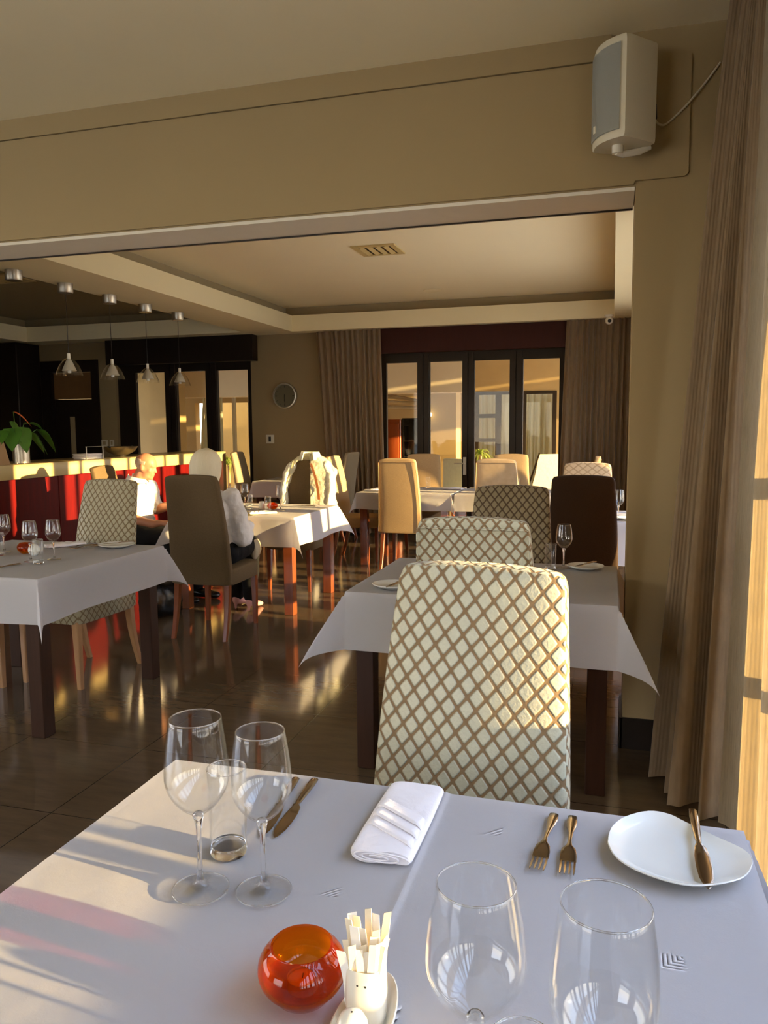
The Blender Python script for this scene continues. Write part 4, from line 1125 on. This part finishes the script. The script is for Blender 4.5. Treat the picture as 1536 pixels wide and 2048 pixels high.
t = thing('wire_stand', 'thin steel wire stand on the bar left of the pot', 'stand', (-4.93, 5.60, ZB))
link_mesh('upright', wire([(0, 0, .004), (0, 0, .11)], .004), 'chrome', t, 60); link_mesh('foot', wire([(-.04, 0, .004), (.03, .05, .004)], .004), 'chrome', t, 60)
t = thing('napkin_holder', 'steel wire napkin holder on the bar', 'holder', (-4.99, 6.68, ZB))
for y in (-.13, .13): link_mesh('wire_post', wire([(.05, y, .003), (.05, y, .125)], .005), 'chrome', t, 60)
link_mesh('wire_rail', wire([(.05, -.14, .125), (.05, .14, .125)], .003), 'chrome', t, 60)
link_mesh('tray', bx(-.09, .06, -.17, .17, 0, .004, .001, 1), 'chrome', t, 20)
for k in range(4):
    bm = bx(-.08, .045, -.155, .155, 0, .012, .004, 2); wrinkle(bm, .002, 20, k)
    tag(link_mesh('paper_napkin', bm, 'napkin', None, 50, loc=(-4.995, 6.68-.01*(k % 2), ZB+.0045+k*.0135)), ('lowest', 'second lowest', 'second from top', 'topmost')[k]+' of the white napkins stacked in the wire holder on the bar', 'napkin', 'napkins stacked on the bar')
t = thing('serving_bowl', 'wide footed metal serving bowl on the bar beside the napkins', 'bowl', (-5.06, 7.28, ZB))
bm = bmesh.new(); lathe(bm, [(0, .0), (.055, 0), (.06, .012), (.05, .02), (.09, .03), (.145, .06), (.175, .10), (.182, .112), (.178, .112), (.168, .098), (.135, .062), (.08, .036), (0, .03)], 48); link_mesh('basin', bm, 'chrome', t, 60)
for s in (-1, 1): link_mesh('bowl_handle', wire([(0, s*.175, .103), (.0, s*.21, .112), (0, s*.215, .118)], .007), 'black', t, 60)

# ------------------------------------------------------------------ courtyard beyond the far doors
struct('wall_courtyard', boxes([(-14, -9.0, 15.8, 16, 0, 4.5), (-9.0, -4.75, 15.8, 16, 2.0, 4.5), (-9.0, -4.75, 15.8, 16, 0, .02), (-4.75, -2.68, 15.8, 16, 0, 4.5), (-2.68, -1.06, 15.8, 16, 2.12, 4.5), (-1.06, 1.2, 15.8, 16, 0, 4.5)]), 'ext_wall')
struct('wall_courtyard_back', bx(-9.2, 1.2, 17.2, 17.4, 0, 4.5), 'ext_wall').name = 'wall_outer'
struct('ceiling_porch', bx(-14, 2.4, YF+.3, 15.78, 2.78, 2.9), 'ext_soff').name = 'ceiling_5'
struct('trim_porch', boxes([(-14, -2.35, 13.0, 13.3, 2.0, 2.775)]), 'ext_beam').name = 'trim_6'
struct('wall_porch', bx(-3.05, -2.58, 13.31, 13.75, 0, 2.775), 'ext_wall').name = 'wall_pier'
struct('wall_pl', bx(-8.10, -7.6, 12.6, 13.0, 0, 2.775), 'ext_wall').name = 'wall_pier_left'
struct('wall_p2', bx(-14, -8.12, 12.7, 12.9, 0, 2.775), 'ext_wall').name = 'wall_porch_left'
root = bpy.data.objects.new('window_5', None); COL.objects.link(root); root['kind'] = 'structure'
yy = (15.78, 15.86)
link_mesh('window_frame', boxes([(-2.68, -2.60, *yy, 0, 2.12), (-1.14, -1.06, *yy, 0, 2.12), (-2.60, -1.14, *yy, 2.06, 2.12), (-2.26, -2.15, *yy, 0, 2.06), (-1.74, -1.65, *yy, 0, 2.06), (-2.60, -2.26, *yy, 1.60, 1.68), (-2.60, -2.26, *yy, 1.12, 1.19), (-2.6, -1.14, *yy, 0, .12)]), 'frame', root, 0)
link_mesh('pane', bx(-2.62, -1.12, 15.82, 15.826, .1, 2.08), 'pane', root, 0)
curtain('net_curtain', 'white net curtain behind the courtyard window seen through the right door panes', [(-2.7, 16.25), (-1.0, 16.25)], [(-2.7, 16.25), (-1.0, 16.25)], 2.1, .0, 14, .03, 'ext_curtain', 31)
curtain('net_curtain', 'sunlit white curtain outside seen through the left black door', [(-7.35, 13.2), (-6.95, 13.2)], [(-7.5, 13.2), (-6.95, 13.2)], 2.0, .0, 5, .03, 'ext_curtain', 33)
# metal door frame outside left
t = thing('patio_door', 'pale metal framed patio door seen through the left black door', 'door', (-6.62, 13.6, 0))
link_mesh('frame', boxes([(-.33, -.27, -.03, .03, 0, 2.28), (.0, .05, -.03, .03, 0, 2.28), (.5, .55, -.03, .03, 0, 2.28), (-.27, .5, -.03, .03, 2.2, 2.28)]), 'offwhite', t, 0)
link_mesh('door_panel', bx(-.27, 0, -.01, .0, 0, 2.2), 'pane', t, 0)
def palm(name, label, loc, n, L, seed, h=.0, mat='leaf2'):
    t = thing(name, label, 'plant', loc); r2 = random.Random(seed)
    if h:
        bm = bmesh.new(); tube(bm, [(0, 0, .22), (.01, 0, .22+h*.5), (0, .01, .22+h)], [.03, .024, .02], 10); link_mesh('trunk', bm, 'cardboard', t, 60)
    bm = bmesh.new(); lathe(bm, [(0, 0), (.11, 0), (.15, .28), (.16, .30), (.14, .30), (.13, .26), (0, .26)], 24); link_mesh('pot', bm, 'china2', t, 40)
    bm = bmesh.new()
    for k in range(n):
        a = r2.uniform(0, 2*PI); el = r2.uniform(.15, 1.3); l = L*r2.uniform(.7, 1.1); w = .014
        d = Vector((math.cos(a)*math.cos(el), math.sin(a)*math.cos(el), math.sin(el))); s = Vector((-math.sin(a), math.cos(a), 0)); rows = []
        for i in range(7):
            u = i/6; p = Vector((0, 0, .24+h))+d*l*u+Vector((0, 0, -l*.75*u*u)); ww = w*(1-u*.9)
            rows.append([bm.verts.new(p-s*ww), bm.verts.new(p+s*ww)])
        for A_, B_ in zip(rows, rows[1:]): bm.faces.new((A_[0], A_[1], B_[1], B_[0]))
    link_mesh('foliage', bm, mat, t, 60, recalc=False)
    return t
palm('potted_palm', 'bright green spiky potted palm in the sunlit courtyard', (-2.12, 13.1, 0), 90, .34, 3, .72)
palm('potted_palm', 'leafy palm outside behind the glazed black door', (-6.55, 12.6, 0), 110, .5, 8, .55)
t = thing('wooden_cabinet', 'tall glossy red brown cabinet seen through the leftmost far door pane', 'cabinet', (-4.22, 14.8, 0))
link_mesh('carcass', bx(-.34, .32, -.25, .25, 0, 1.58, .01, 1), 'cabinet', t, 20)
for s in (-1, 1): link_mesh('door', bx(-.31 if s < 0 else .005, -.005 if s < 0 else .29, -.275, -.251, .08, 1.50, .008, 2), 'cabinet', t, 30)
t = thing('glass_cabinet', 'dark display shelf with bottles right of the red brown cabinet', 'shelf', (-3.70, 14.8, 0))
link_mesh('frame', boxes([(-.18, -.15, -.2, .2, 0, 1.6), (.15, .18, -.2, .2, 0, 1.6), (-.15, .15, .17, .2, 0, 1.6)]+[(-.15, .15, -.2, .17, z, z+.02) for z in (.1, .5, .85, 1.15, 1.45, 1.58)]), 'blackwood', t, 0)
for k, z in enumerate((.87, 1.17, .87, 1.17)):
    bm = bmesh.new(); lathe(bm, [(0, 0), (.03, 0), (.03, .13), (.011, .17), (.011, .22), (0, .22)], 16)
    tag(link_mesh('bottle', bm, 'pend', None, 40, loc=(-3.78+.15*(k % 2)+(.0 if k < 2 else .02), 14.72+(.0 if k < 2 else .1), z)), 'small bottle on the dark display shelf outside', 'bottle', 'bottles on the shelf outside')
for k, (a, b, c, r) in enumerate((((-4.9, 13.9, 2.02), (-4.2, 13.85, 2.16), (-3.5, 13.8, 2.28), .035), ((-4.9, 13.95, 1.95), (-4.1, 14.05, 2.02), (-3.2, 13.9, 1.86), .042), ((-4.8, 13.9, 1.83), (-4.2, 13.85, 1.90), (-3.2, 13.95, 1.84), .045), ((-4.7, 14.05, 2.16), (-4.1, 14.0, 2.0), (-3.4, 14.1, 1.9), .03), ((-4.9, 14.05, 1.76), (-4.1, 14.1, 1.80), (-3.2, 14.0, 1.76), .05))):
    bm = bmesh.new(); pts = smoothpath([a, b, c]); tube(bm, pts, [r*(1-.4*i/len(pts)) for i in range(len(pts))], 10)
    tag(link_mesh('driftwood_branch', bm, 'branch', None, 60), ('upper', 'second', 'middle', 'crossing', 'lowest')[k]+' bleached branch laid over the porch seen through the leftmost pane', 'branch', 'bleached branches of the porch screen')
struct('trim_7', boxes([(-5.2, -3.06, 13.7, 14.3, 2.32, 2.38), (-5.2, -5.1, 13.7, 14.3, 0, 2.32), (-3.2, -3.06, 13.76, 14.3, 0, 2.32)]), 'branch')
t = thing('globe_lamp', 'small glowing globe lamp seen through the second far door pane', 'lamp', (-2.99, 13.12, 1.64)); t.location = (-3.03, 13.22, 1.64)
bm = bmesh.new(); bmesh.ops.create_uvsphere(bm, u_segments=20, v_segments=12, radius=.045); link_mesh('globe', bm, 'lampglow', t, 60)
bm = bmesh.new(); tube(bm, [(0, 0, .04), (0, 0, .36)], .006, 8); link_mesh('stem', bm, 'black', t, 60)
t = thing('patio_chair', 'cream slip covered patio chair outside behind the door handle', 'chair', (-2.42, 11.9, 0), math.radians(160))
link_mesh('backrest', bx(-.24, .24, -.28, -.20, .40, .93, .03, 3), 'ext_curtain', t, 50); link_mesh('seat', bx(-.24, .24, -.2, .25, .36, .46, .02, 3), 'ext_curtain', t, 50)
for sx in (-.2, .2):
    for sy in (-.22, .2): link_mesh('leg', bx(sx-.02, sx+.02, sy-.02, sy+.02, 0, .358), 'cabinet', t, 0)
t = thing('folding_chair', 'pale canvas folding chair outside the rightmost far door pane', 'chair', (-.98, 12.4, 0), math.radians(35))
bm = bmesh.new(); loft(bm, [[(-.24, y, z), (.24, y, z), (.24, y+.02, z), (-.24, y+.02, z)] for y, z in ((.05, .40), (-.10, .70), (-.2, 1.0))]); link_mesh('sling_back', bm, 'beige', t, 50)
link_mesh('seat', bx(-.24, .24, .02, .42, .39, .42), 'ext_curtain', t, 20)
for sx in (-.25, .25):
    link_mesh('leg', wire([(sx, -.25, 0), (sx, .42, .62)], .014), 'frame', t, 40); link_mesh('leg', wire([(sx, .42, 0), (sx, -.23, 1.02)], .014), 'frame', t, 40)

# ------------------------------------------------------------------ people
def head(bm, c, yaw, pitch=0, s=1.0, female=False):
    """adds a head as overlapping forms; local +Y is the gaze. c is the head centre."""
    Rm = Matrix.Translation(c) @ Matrix.Rotation(yaw, 4, 'Z') @ Matrix.Rotation(pitch, 4, 'X') @ Matrix.Scale(s, 4)
    def el(p, r, rot=None):
        m = Rm @ Matrix.Translation(p)
        if rot: m = m @ rot
        bmesh.ops.create_uvsphere(bm, u_segments=24, v_segments=16, radius=1, matrix=m @ Matrix.Diagonal((*r, 1)))
    el((0, -.012, .030), (.075, .092, .082))       # cranium
    el((0, .020, -.030), (.062, .062, .070))       # face
    el((0, .050, -.085), (.030, .030, .026))       # chin
    el((-.036, .018, -.070), (.022, .04, .028)); el((.036, .018, -.070), (.022, .04, .028))   # jaw
    el((0, .070, .022), (.050, .016, .012))        # brow
    el((0, .082, -.012), (.010, .014, .026)); el((0, .094, -.026), (.013, .013, .011))       # nose
    el((0, .075, -.056), (.024, .012, .008)); el((0, .073, -.066), (.020, .012, .008))        # lips
    for sx in (-1, 1):
        el((sx*.042, .052, -.022), (.020, .020, .018))   # cheek
        el((sx*.077, -.008, -.010), (.008, .018, .030), Matrix.Rotation(.25, 4, 'X'))   # ear
        el((sx*.030, .064, .006), (.012, .012, .009))
    return Rm
def hand_chains(w, d, up, side, L=.18):
    """palm and five bent fingers: w wrist, d direction, up palm back, side thumb side"""
    w, d, up, side = Vector(w), Vector(d).normalized(), Vector(up).normalized(), Vector(side).normalized()
    ch = [([w, w+d*.045, w+d*.085], [(.020,)*3, (.026,)*3, (.024,)*3])]
    for k, (o, l) in enumerate(((.027, .070), (.009, .080), (-.009, .074), (-.026, .058))):
        b = w+d*.082+side*o
        ch.append(([b, b+d*l*.45-up*.006, b+d*l*.75-up*.022, b+d*l*.85-up*.042], [.0098, .009, .0082, .0072]))
    b = w+d*.02+side*.026
    ch.append(([b, b+side*.022+d*.025-up*.004, b+side*.026+d*.055-up*.014], [.012, .0105, .009]))
    return ch
def shoe(pts_dir, c, L=.27, female=False):
    pass

# man, facing +X (towards the couple's table)
man = thing('person', 'balding person in a white short sleeved shirt seated at the side of the table', 'person', (-3.80, 5.70, 0))
O = Vector((-3.80, 5.70, 0))
def L_(p): return Vector(p)-O
def chain(pts, rad): return ([L_(p) for p in pts], rad)
HS = (-3.80, 5.70)
yS = .185
torso_m = chain([(-3.84, 5.70, .57), (-3.86, 5.70, .70), (-3.84, 5.70, .84), (-3.82, 5.70, .93)], [(.125, .165, .10), (.13, .160, .11), (.125, .175, .12), (.095, .165, .075)])
neck_m = chain([(-3.805, 5.70, .97), (-3.765, 5.705, 1.06)], [.066, .058])
armR = [(-3.825, 5.515, .935), (-3.80, 5.475, .72), (-3.56, 5.50, .66), (-3.50, 5.53, .665)]
armL = [(-3.82, 5.885, .935), (-3.79, 5.93, .73), (-3.52, 5.86, .80), (-3.44, 5.82, .80)]
chains = [torso_m, neck_m, chain(armR, [.055, .045, .034, .027]), chain(armL, [.055, .045, .034, .027])]
legs_m = [[(-3.84, 5.61, .56), (-3.42, 5.58, .55), (-3.42, 5.58, .10)], [(-3.84, 5.80, .56), (-3.42, 5.82, .55), (-3.36, 5.82, .10)]]
for l in legs_m: chains.append(chain(l, [.085, .062, .042]))
for c, d, u, s_ in (((-3.50, 5.53, .665), (1, .15, -.05), (0, 0, 1), (0, 1, 0)), ((-3.44, 5.82, .80), (.9, -.5, -.1), (0, 0, 1), (0, -1, 0))):
    for p, r in hand_chains(c, d, u, s_): chains.append(([L_(q) for q in p], r))
body = blob(chains, .0085, 4, lambda b: head(b, L_((-3.725, 5.71, 1.115)), math.radians(-84), math.radians(-14), .97))
link_mesh('body', body, 'skin', man, 180)
# shirt over torso and upper arms
sh = [chain([(-3.84, 5.70, .60), (-3.865, 5.70, .70), (-3.845, 5.70, .84), (-3.82, 5.70, .925)], [(.150, .185, .07), (.158, .188, .12), (.145, .195, .125), (.112, .180, .084)]),
      chain([(-3.825, 5.525, .925), (-3.812, 5.495, .81), (-3.79, 5.482, .745)], [.076, .070, .066]), chain([(-3.82, 5.875, .925), (-3.805, 5.905, .82), (-3.79, 5.925, .76)], [.076, .070, .066]),
      chain([(-3.81, 5.70, .985), (-3.80, 5.70, 1.0)], [(.080, .085, .020), (.070, .074, .014)])]
b = blob(sh, .0095, 5); wrinkle(b, .016, 10, 3); wrinkle(b, .006, 24, 5); link_mesh('shirt', b, 'shirt', man, 180)
bm = bmesh.new()
for sgn in (-1, 1):
    rings = []
    for i in range(9):
        u = i/8; a = math.radians(-160+sgn*0+u*150) if sgn > 0 else math.radians(160-u*150)
        c = Vector((math.cos(a)*.082, math.sin(a)*.086, 0)); o_ = Vector((math.cos(a), math.sin(a), 0))
        z1 = .062-.05*u
        rings.append([c*.93+Vector((0, 0, z1)), c*.98+Vector((0, 0, z1+.004)), c+o_*.030+Vector((0, 0, .004-.012*u)), c+o_*.026+Vector((0, 0, 0-.012*u))])
    loft(bm, rings)
for v in bm.verts: v.co += L_((-3.80, 5.70, .99))
link_mesh('collar', bm, 'shirt', man, 60)
tr = [chain([(-3.85, 5.70, .555), (-3.83, 5.70, .60)], [(.150, .185, .075), (.140, .175, .05)])]
for l in legs_m: tr.append(chain([l[0], l[1], (l[2][0], l[2][1], .12)], [.098, .076, .066]))
b = blob(tr, .011, 4); wrinkle(b, .008, 10, 8); link_mesh('trousers', b, 'trouser', man, 180)
for l in legs_m:
    x, y, z = l[2]
    b = blob([chain([(x-.02, y, .055), (x+.06, y, .045), (x+.17, y, .032)], [(.045, .042, .05), (.05, .045, .040), (.05, .046, .030)])], .007, 3)
    for v in b.verts: v.co.z = max(v.co.z, .001)
    link_mesh('shoe', b, 'leather', man, 180)
# short hair fringe round the back of his head
def cap_hair(c, yaw, pitch, s, shape, vox=.007):
    return blob(shape, vox, 4)
hb_ = bmesh.new(); Rm = Matrix.Translation(L_((-3.725, 5.71, 1.115))) @ Matrix.Rotation(math.radians(-84), 4, 'Z') @ Matrix.Rotation(math.radians(-14), 4, 'X') @ Matrix.Scale(.97, 4)
bmesh.ops.create_uvsphere(hb_, u_segments=40, v_segments=28, radius=1, matrix=Rm @ Matrix.Translation((0, -.012, .030)) @ Matrix.Diagonal((.0775, .0945, .0845, 1)))
inv = Rm.inverted(); kill = []
for f in hb_.faces:
    q = inv @ f.calc_center_median()
    if q.y > .012+.02*noise.noise(q*40) or q.z > .062 or q.z < -.035 or (q.y > -.03 and q.z > .045): kill.append(f)
bmesh.ops.delete(hb_, geom=kill, context='FACES'); bmesh.ops.solidify(hb_, geom=hb_.faces[:], thickness=.002)
link_mesh('hair', hb_, 'stubble', man, 180)

# woman, facing +Y
wom = thing('person', 'silver haired person in white blouse and black trousers seen from behind on a chair', 'person', (-2.70, 4.95, 0))
O = Vector((-2.70, 4.95, 0))
wl = [[(-2.60, 4.92, .56), (-2.60, 5.30, .555), (-2.70, 5.50, .12)], [(-2.79, 4.92, .56), (-2.76, 5.30, .555), (-2.84, 5.55, .12)]]
wa_r = [(-2.545, 4.92, .945), (-2.475, 4.95, .66), (-2.55, 5.17, .72), (-2.585, 5.22, .73)]
wa_l = [(-2.86, 4.92, .945), (-2.92, 4.98, .68), (-2.80, 5.20, .74), (-2.77, 5.24, .745)]
ch = [chain([(-2.70, 4.90, .57), (-2.70, 4.885, .72), (-2.70, 4.89, .85), (-2.70, 4.90, .94)], [(.165, .115, .09), (.135, .10, .1), (.150, .105, .11), (.135, .078, .06)]),
      chain([(-2.70, 4.91, .98), (-2.725, 4.93, 1.06)], [.055, .048]), chain(wa_r, [.048, .039, .030, .024]), chain(wa_l, [.048, .039, .030, .024])]
for l in wl: ch.append(chain(l, [.085, .060, .036]))
for l in wl: ch.append(chain([(l[2][0], l[2][1], .12), (l[2][0]-.002, l[2][1]+.01, .06)], [.036, .030]))
for c, d, u, s_ in ((wa_r[3], (-.45, .9, .0), (0, 0, 1), (-1, 0, 0)), (wa_l[3], (.45, .9, 0), (0, 0, 1), (1, 0, 0))):
    for p, r in hand_chains(c, d, u, s_): ch.append(([L_(q) for q in p], [x*.9 if not isinstance(x, tuple) else tuple(y*.9 for y in x) for x in r]))
HC = (-2.745, 4.945, 1.15)
body = blob(ch, .0085, 4, lambda b: head(b, L_(HC), math.radians(12), math.radians(-10), .94, True))
link_mesh('body', body, 'skinw', wom, 180)
sh = [chain([(-2.70, 4.90, .56), (-2.70, 4.885, .70), (-2.70, 4.885, .85), (-2.70, 4.90, .935)], [(.180, .135, .06), (.152, .122, .11), (.165, .122, .115), (.150, .095, .068)]),
      chain([wa_r[0], (-2.50, 4.93, .80), wa_r[1], (-2.53, 5.13, .71)], [.066, .060, .066, .046]), chain([wa_l[0], (-2.90, 4.94, .80), wa_l[1], (-2.83, 5.16, .735)], [.066, .060, .066, .046]),
      chain([(-2.70, 4.905, .99), (-2.712, 4.915, 1.02)], [(.066, .062, .02), (.056, .054, .012)])]
b = blob(sh, .0095, 5); wrinkle(b, .015, 10, 13); wrinkle(b, .006, 24, 15); link_mesh('blouse', b, 'shirt', wom, 180)
tr = [chain([(-2.70, 4.91, .555), (-2.70, 4.93, .585)], [(.180, .13, .075), (.165, .12, .05)])]
for l in wl: tr.append(chain(l, [.102, .078, .058]))
b = blob(tr, .011, 4); wrinkle(b, .006, 10, 18); link_mesh('trousers', b, 'trouser', wom, 180)
# bob hair: full rounded cap curving in at the nape
hair = bmesh.new(); rings = []
for i in range(19):
    u = i/18; z = .128-.262*u
    if u < .5: rx = .104*math.sin(PI/2*min(1, (u/.5)**.62+.08)); ry = rx*1.08
    else:
        v = (u-.5)/.5; rx = .104-.030*v**2.0; ry = .112-.030*v**1.6
    ring = []
    for k in range(48):
        a = 2*PI*k/48; q = 1+.015*noise.noise(Vector((math.cos(a)*3, math.sin(a)*3, z*2)))+.008*math.sin(a*13+z*9)
        y = ry*math.sin(a)*q
        if y > .02 and u > .28: y = .02+(y-.02)*max(.35, 1-(u-.28)*1.4)   # opens round the face
        ring.append((rx*math.cos(a)*q, y-.012-.012*u*u, z))
    rings.append(ring)
loft(hair, rings)
Rm = Matrix.Translation(L_(HC)) @ Matrix.Rotation(math.radians(12), 4, 'Z') @ Matrix.Rotation(math.radians(-6), 4, 'X') @ Matrix.Rotation(math.radians(3), 4, 'Y')
for v in hair.verts: v.co = Rm @ (v.co*1.07)
link_mesh('hair', hair, 'hair', wom, 60)
for l in wl:
    x, y, z = l[2]
    b = blob([chain([(x, y-.02, .075), (x, y+.05, .050), (x-.005, y+.15, .022)], [(.032, .036, .040), (.034, .04, .030), (.038, .045, .018)]), chain([(x, y-.035, .05), (x, y-.035, .008)], [.016, .009])], .006, 3)
    for v in b.verts: v.co.z = max(v.co.z, .001)
    so_ = link_mesh('shoe', b, 'shoe_p', wom, 180)
    bm = bmesh.new(); c = L_((x, y+.008, .098)); tube(bm, [c+Vector((math.cos(k*PI/8)*.036, math.sin(k*PI/8)*.036, .0)) for k in range(17)], .005, 6); link_mesh('ankle_strap', bm, 'leather', so_, 60)
# beige bag on her lap
b = blob([([(-2.50, 5.20, .535), (-2.50, 5.30, .545)], [(.055, .06, .075), (.05, .06, .07)])], .009, 5); wrinkle(b, .006, 14, 4)
for v in b.verts: v.co = Vector((-2.535+(v.co.x+2.50)*.6, 5.27+(v.co.y-5.25)*.5, v.co.z-.01))
tag(link_mesh('shoulder_bag', b, 'beige', None, 180), 'rounded beige bag beside the woman’s lap', 'bag')
# black leather bag on the floor
bm = bmesh.new(); rings = []
for i in range(12):
    u = i/11; s_ = math.sin(PI*(.08+.84*u))**.5
    rings.append([(.07*s_*math.copysign(abs(math.cos(2*PI*k/28))**.6, math.cos(2*PI*k/28))*(1-.45*max(0, math.sin(2*PI*k/28))), -.17+.34*u, .14+.14*math.copysign(abs(math.sin(2*PI*k/28))**.7, math.sin(2*PI*k/28))*(.75+.25*s_)) for k in range(28)])
loft(bm, rings); wrinkle(bm, .012, 12, 2)
for v in bm.verts: v.co.z = max(0.0, v.co.z)
t = thing('handbag', 'shiny black leather bag standing on the floor left of the woman’s chair', 'bag', (-3.28, 5.15, 0), math.radians(-25))
link_mesh('bag_body', bm, 'leather', t, 180)
link_mesh('handle', wire(smoothpath([(0, -.10, .27), (.0, -.08, .38), (0, .0, .42), (0, .08, .38), (0, .10, .27)]), .007), 'leather', t, 60)

# ------------------------------------------------------------------ jacket on the chair back
t = thing('jacket', 'pale cotton jacket draped over the chair back at the couple’s table', 'jacket', (-2.70, 6.50, 0), PI)
bm = bmesh.new(); g = []
NZ, NA = 30, 54
for j in range(NZ+1):
    v = j/NZ; z = 1.185-v*.50
    zz = (z-.37)/.74
    yc = -.215-.115*max(0, zz)**1.5
    spread = min(1, v/.16)**.6
    row = []
    gR, gL = math.radians(2+5*v), math.radians(10+42*min(1, v*1.5))
    for i in range(NA+1):
        u = i/NA; a = PI/2+gR+(2*PI-gR-gL)*u
        rx = (.070+.175*spread)*(1+.10*v); ry = (.052+.030*spread)*(1+.25*v)
        cx3, sy3 = math.cos(a), math.sin(a)
        x = rx*math.copysign(abs(cx3)**.7, cx3); y = yc+ry*math.copysign(abs(sy3)**.7, sy3)
        f = noise.noise(Vector((x*14, v*5, a*1.2)))*.022+.010*noise.noise(Vector((x*40, v*16, a*3)))
        r_ = Vector((x, y-yc, 0)); r_.normalize()
        row.append(bm.verts.new((x+r_.x*f, y+r_.y*f, z-.05*(abs(x)/.2)**2*(1-v)+.01*noise.noise(Vector((a*2, 3, 1))))))
    g.append(row)
for j in range(NZ):
    for i in range(NA): bm.faces.new((g[j][i], g[j][i+1], g[j+1][i+1], g[j+1][i]))
bmesh.ops.solidify(bm, geom=bm.faces[:], thickness=.006)
link_mesh('body', bm, 'jacket', t, 80)
for sx in (-1, 1):
    b = blob([([(sx*.165, -.30, 1.08), (sx*.215, -.28, .99), (sx*.232, -.24, .85), (sx*.222, -.20, .68)], [(.045, .055, .04), (.042, .055, .05), (.038, .052, .05), (.036, .046, .03)])], .008, 4); wrinkle(b, .010, 11, 3+sx); wrinkle(b, .003, 30, 9)
    link_mesh('sleeve', b, 'jacket', t, 180)
bm = bmesh.new(); rings = []
for i in range(17):
    u = i/16; a = math.radians(60-300*u)
    c = Vector((math.cos(a)*.080, math.sin(a)*.050-.315, 1.165)); o_ = Vector((math.cos(a), math.sin(a)*.6, 0))
    rings.append([c*1+Vector((0, 0, .035)), c+o_*.008+Vector((0, 0, .038)), c+o_*.040+Vector((0, 0, -.03-.02*abs(u-.5))), c+o_*.032+Vector((0, 0, -.03-.02*abs(u-.5)))])
loft(bm, rings); link_mesh('collar', bm, 'jacket', t, 60)
bm = bmesh.new(); pts = smoothpath([(-.04, -.225, 1.10), (-.09, -.205, .98), (-.13, -.17, .85), (-.15, -.135, .775)])
rings = [[p+Vector((-.012, 0, 0)), p+Vector((.012, 0, 0)), p+Vector((.012, .004, 0)), p+Vector((-.012, .004, 0))] for p in pts]
loft(bm, rings); tag(link_mesh('bag_strap', bm, 'strap', None, 40, loc=(-2.70, 6.50, 0)), 'tan leather bag strap hanging across the pale jacket', 'strap').rotation_euler = (0, 0, PI)

bm = bmesh.new(); lathe(bm, [(0, 0), (.065, 0), (.065, -.075), (.060, -.082), (0, -.082)], 32)
tag(link_mesh('ceiling_rose', bm, 'chrome', None, 40, loc=(-4.645, 5.36, 2.70)), 'steel ceiling spot at the far left of the pendant row, with no shade hanging', 'lamp')
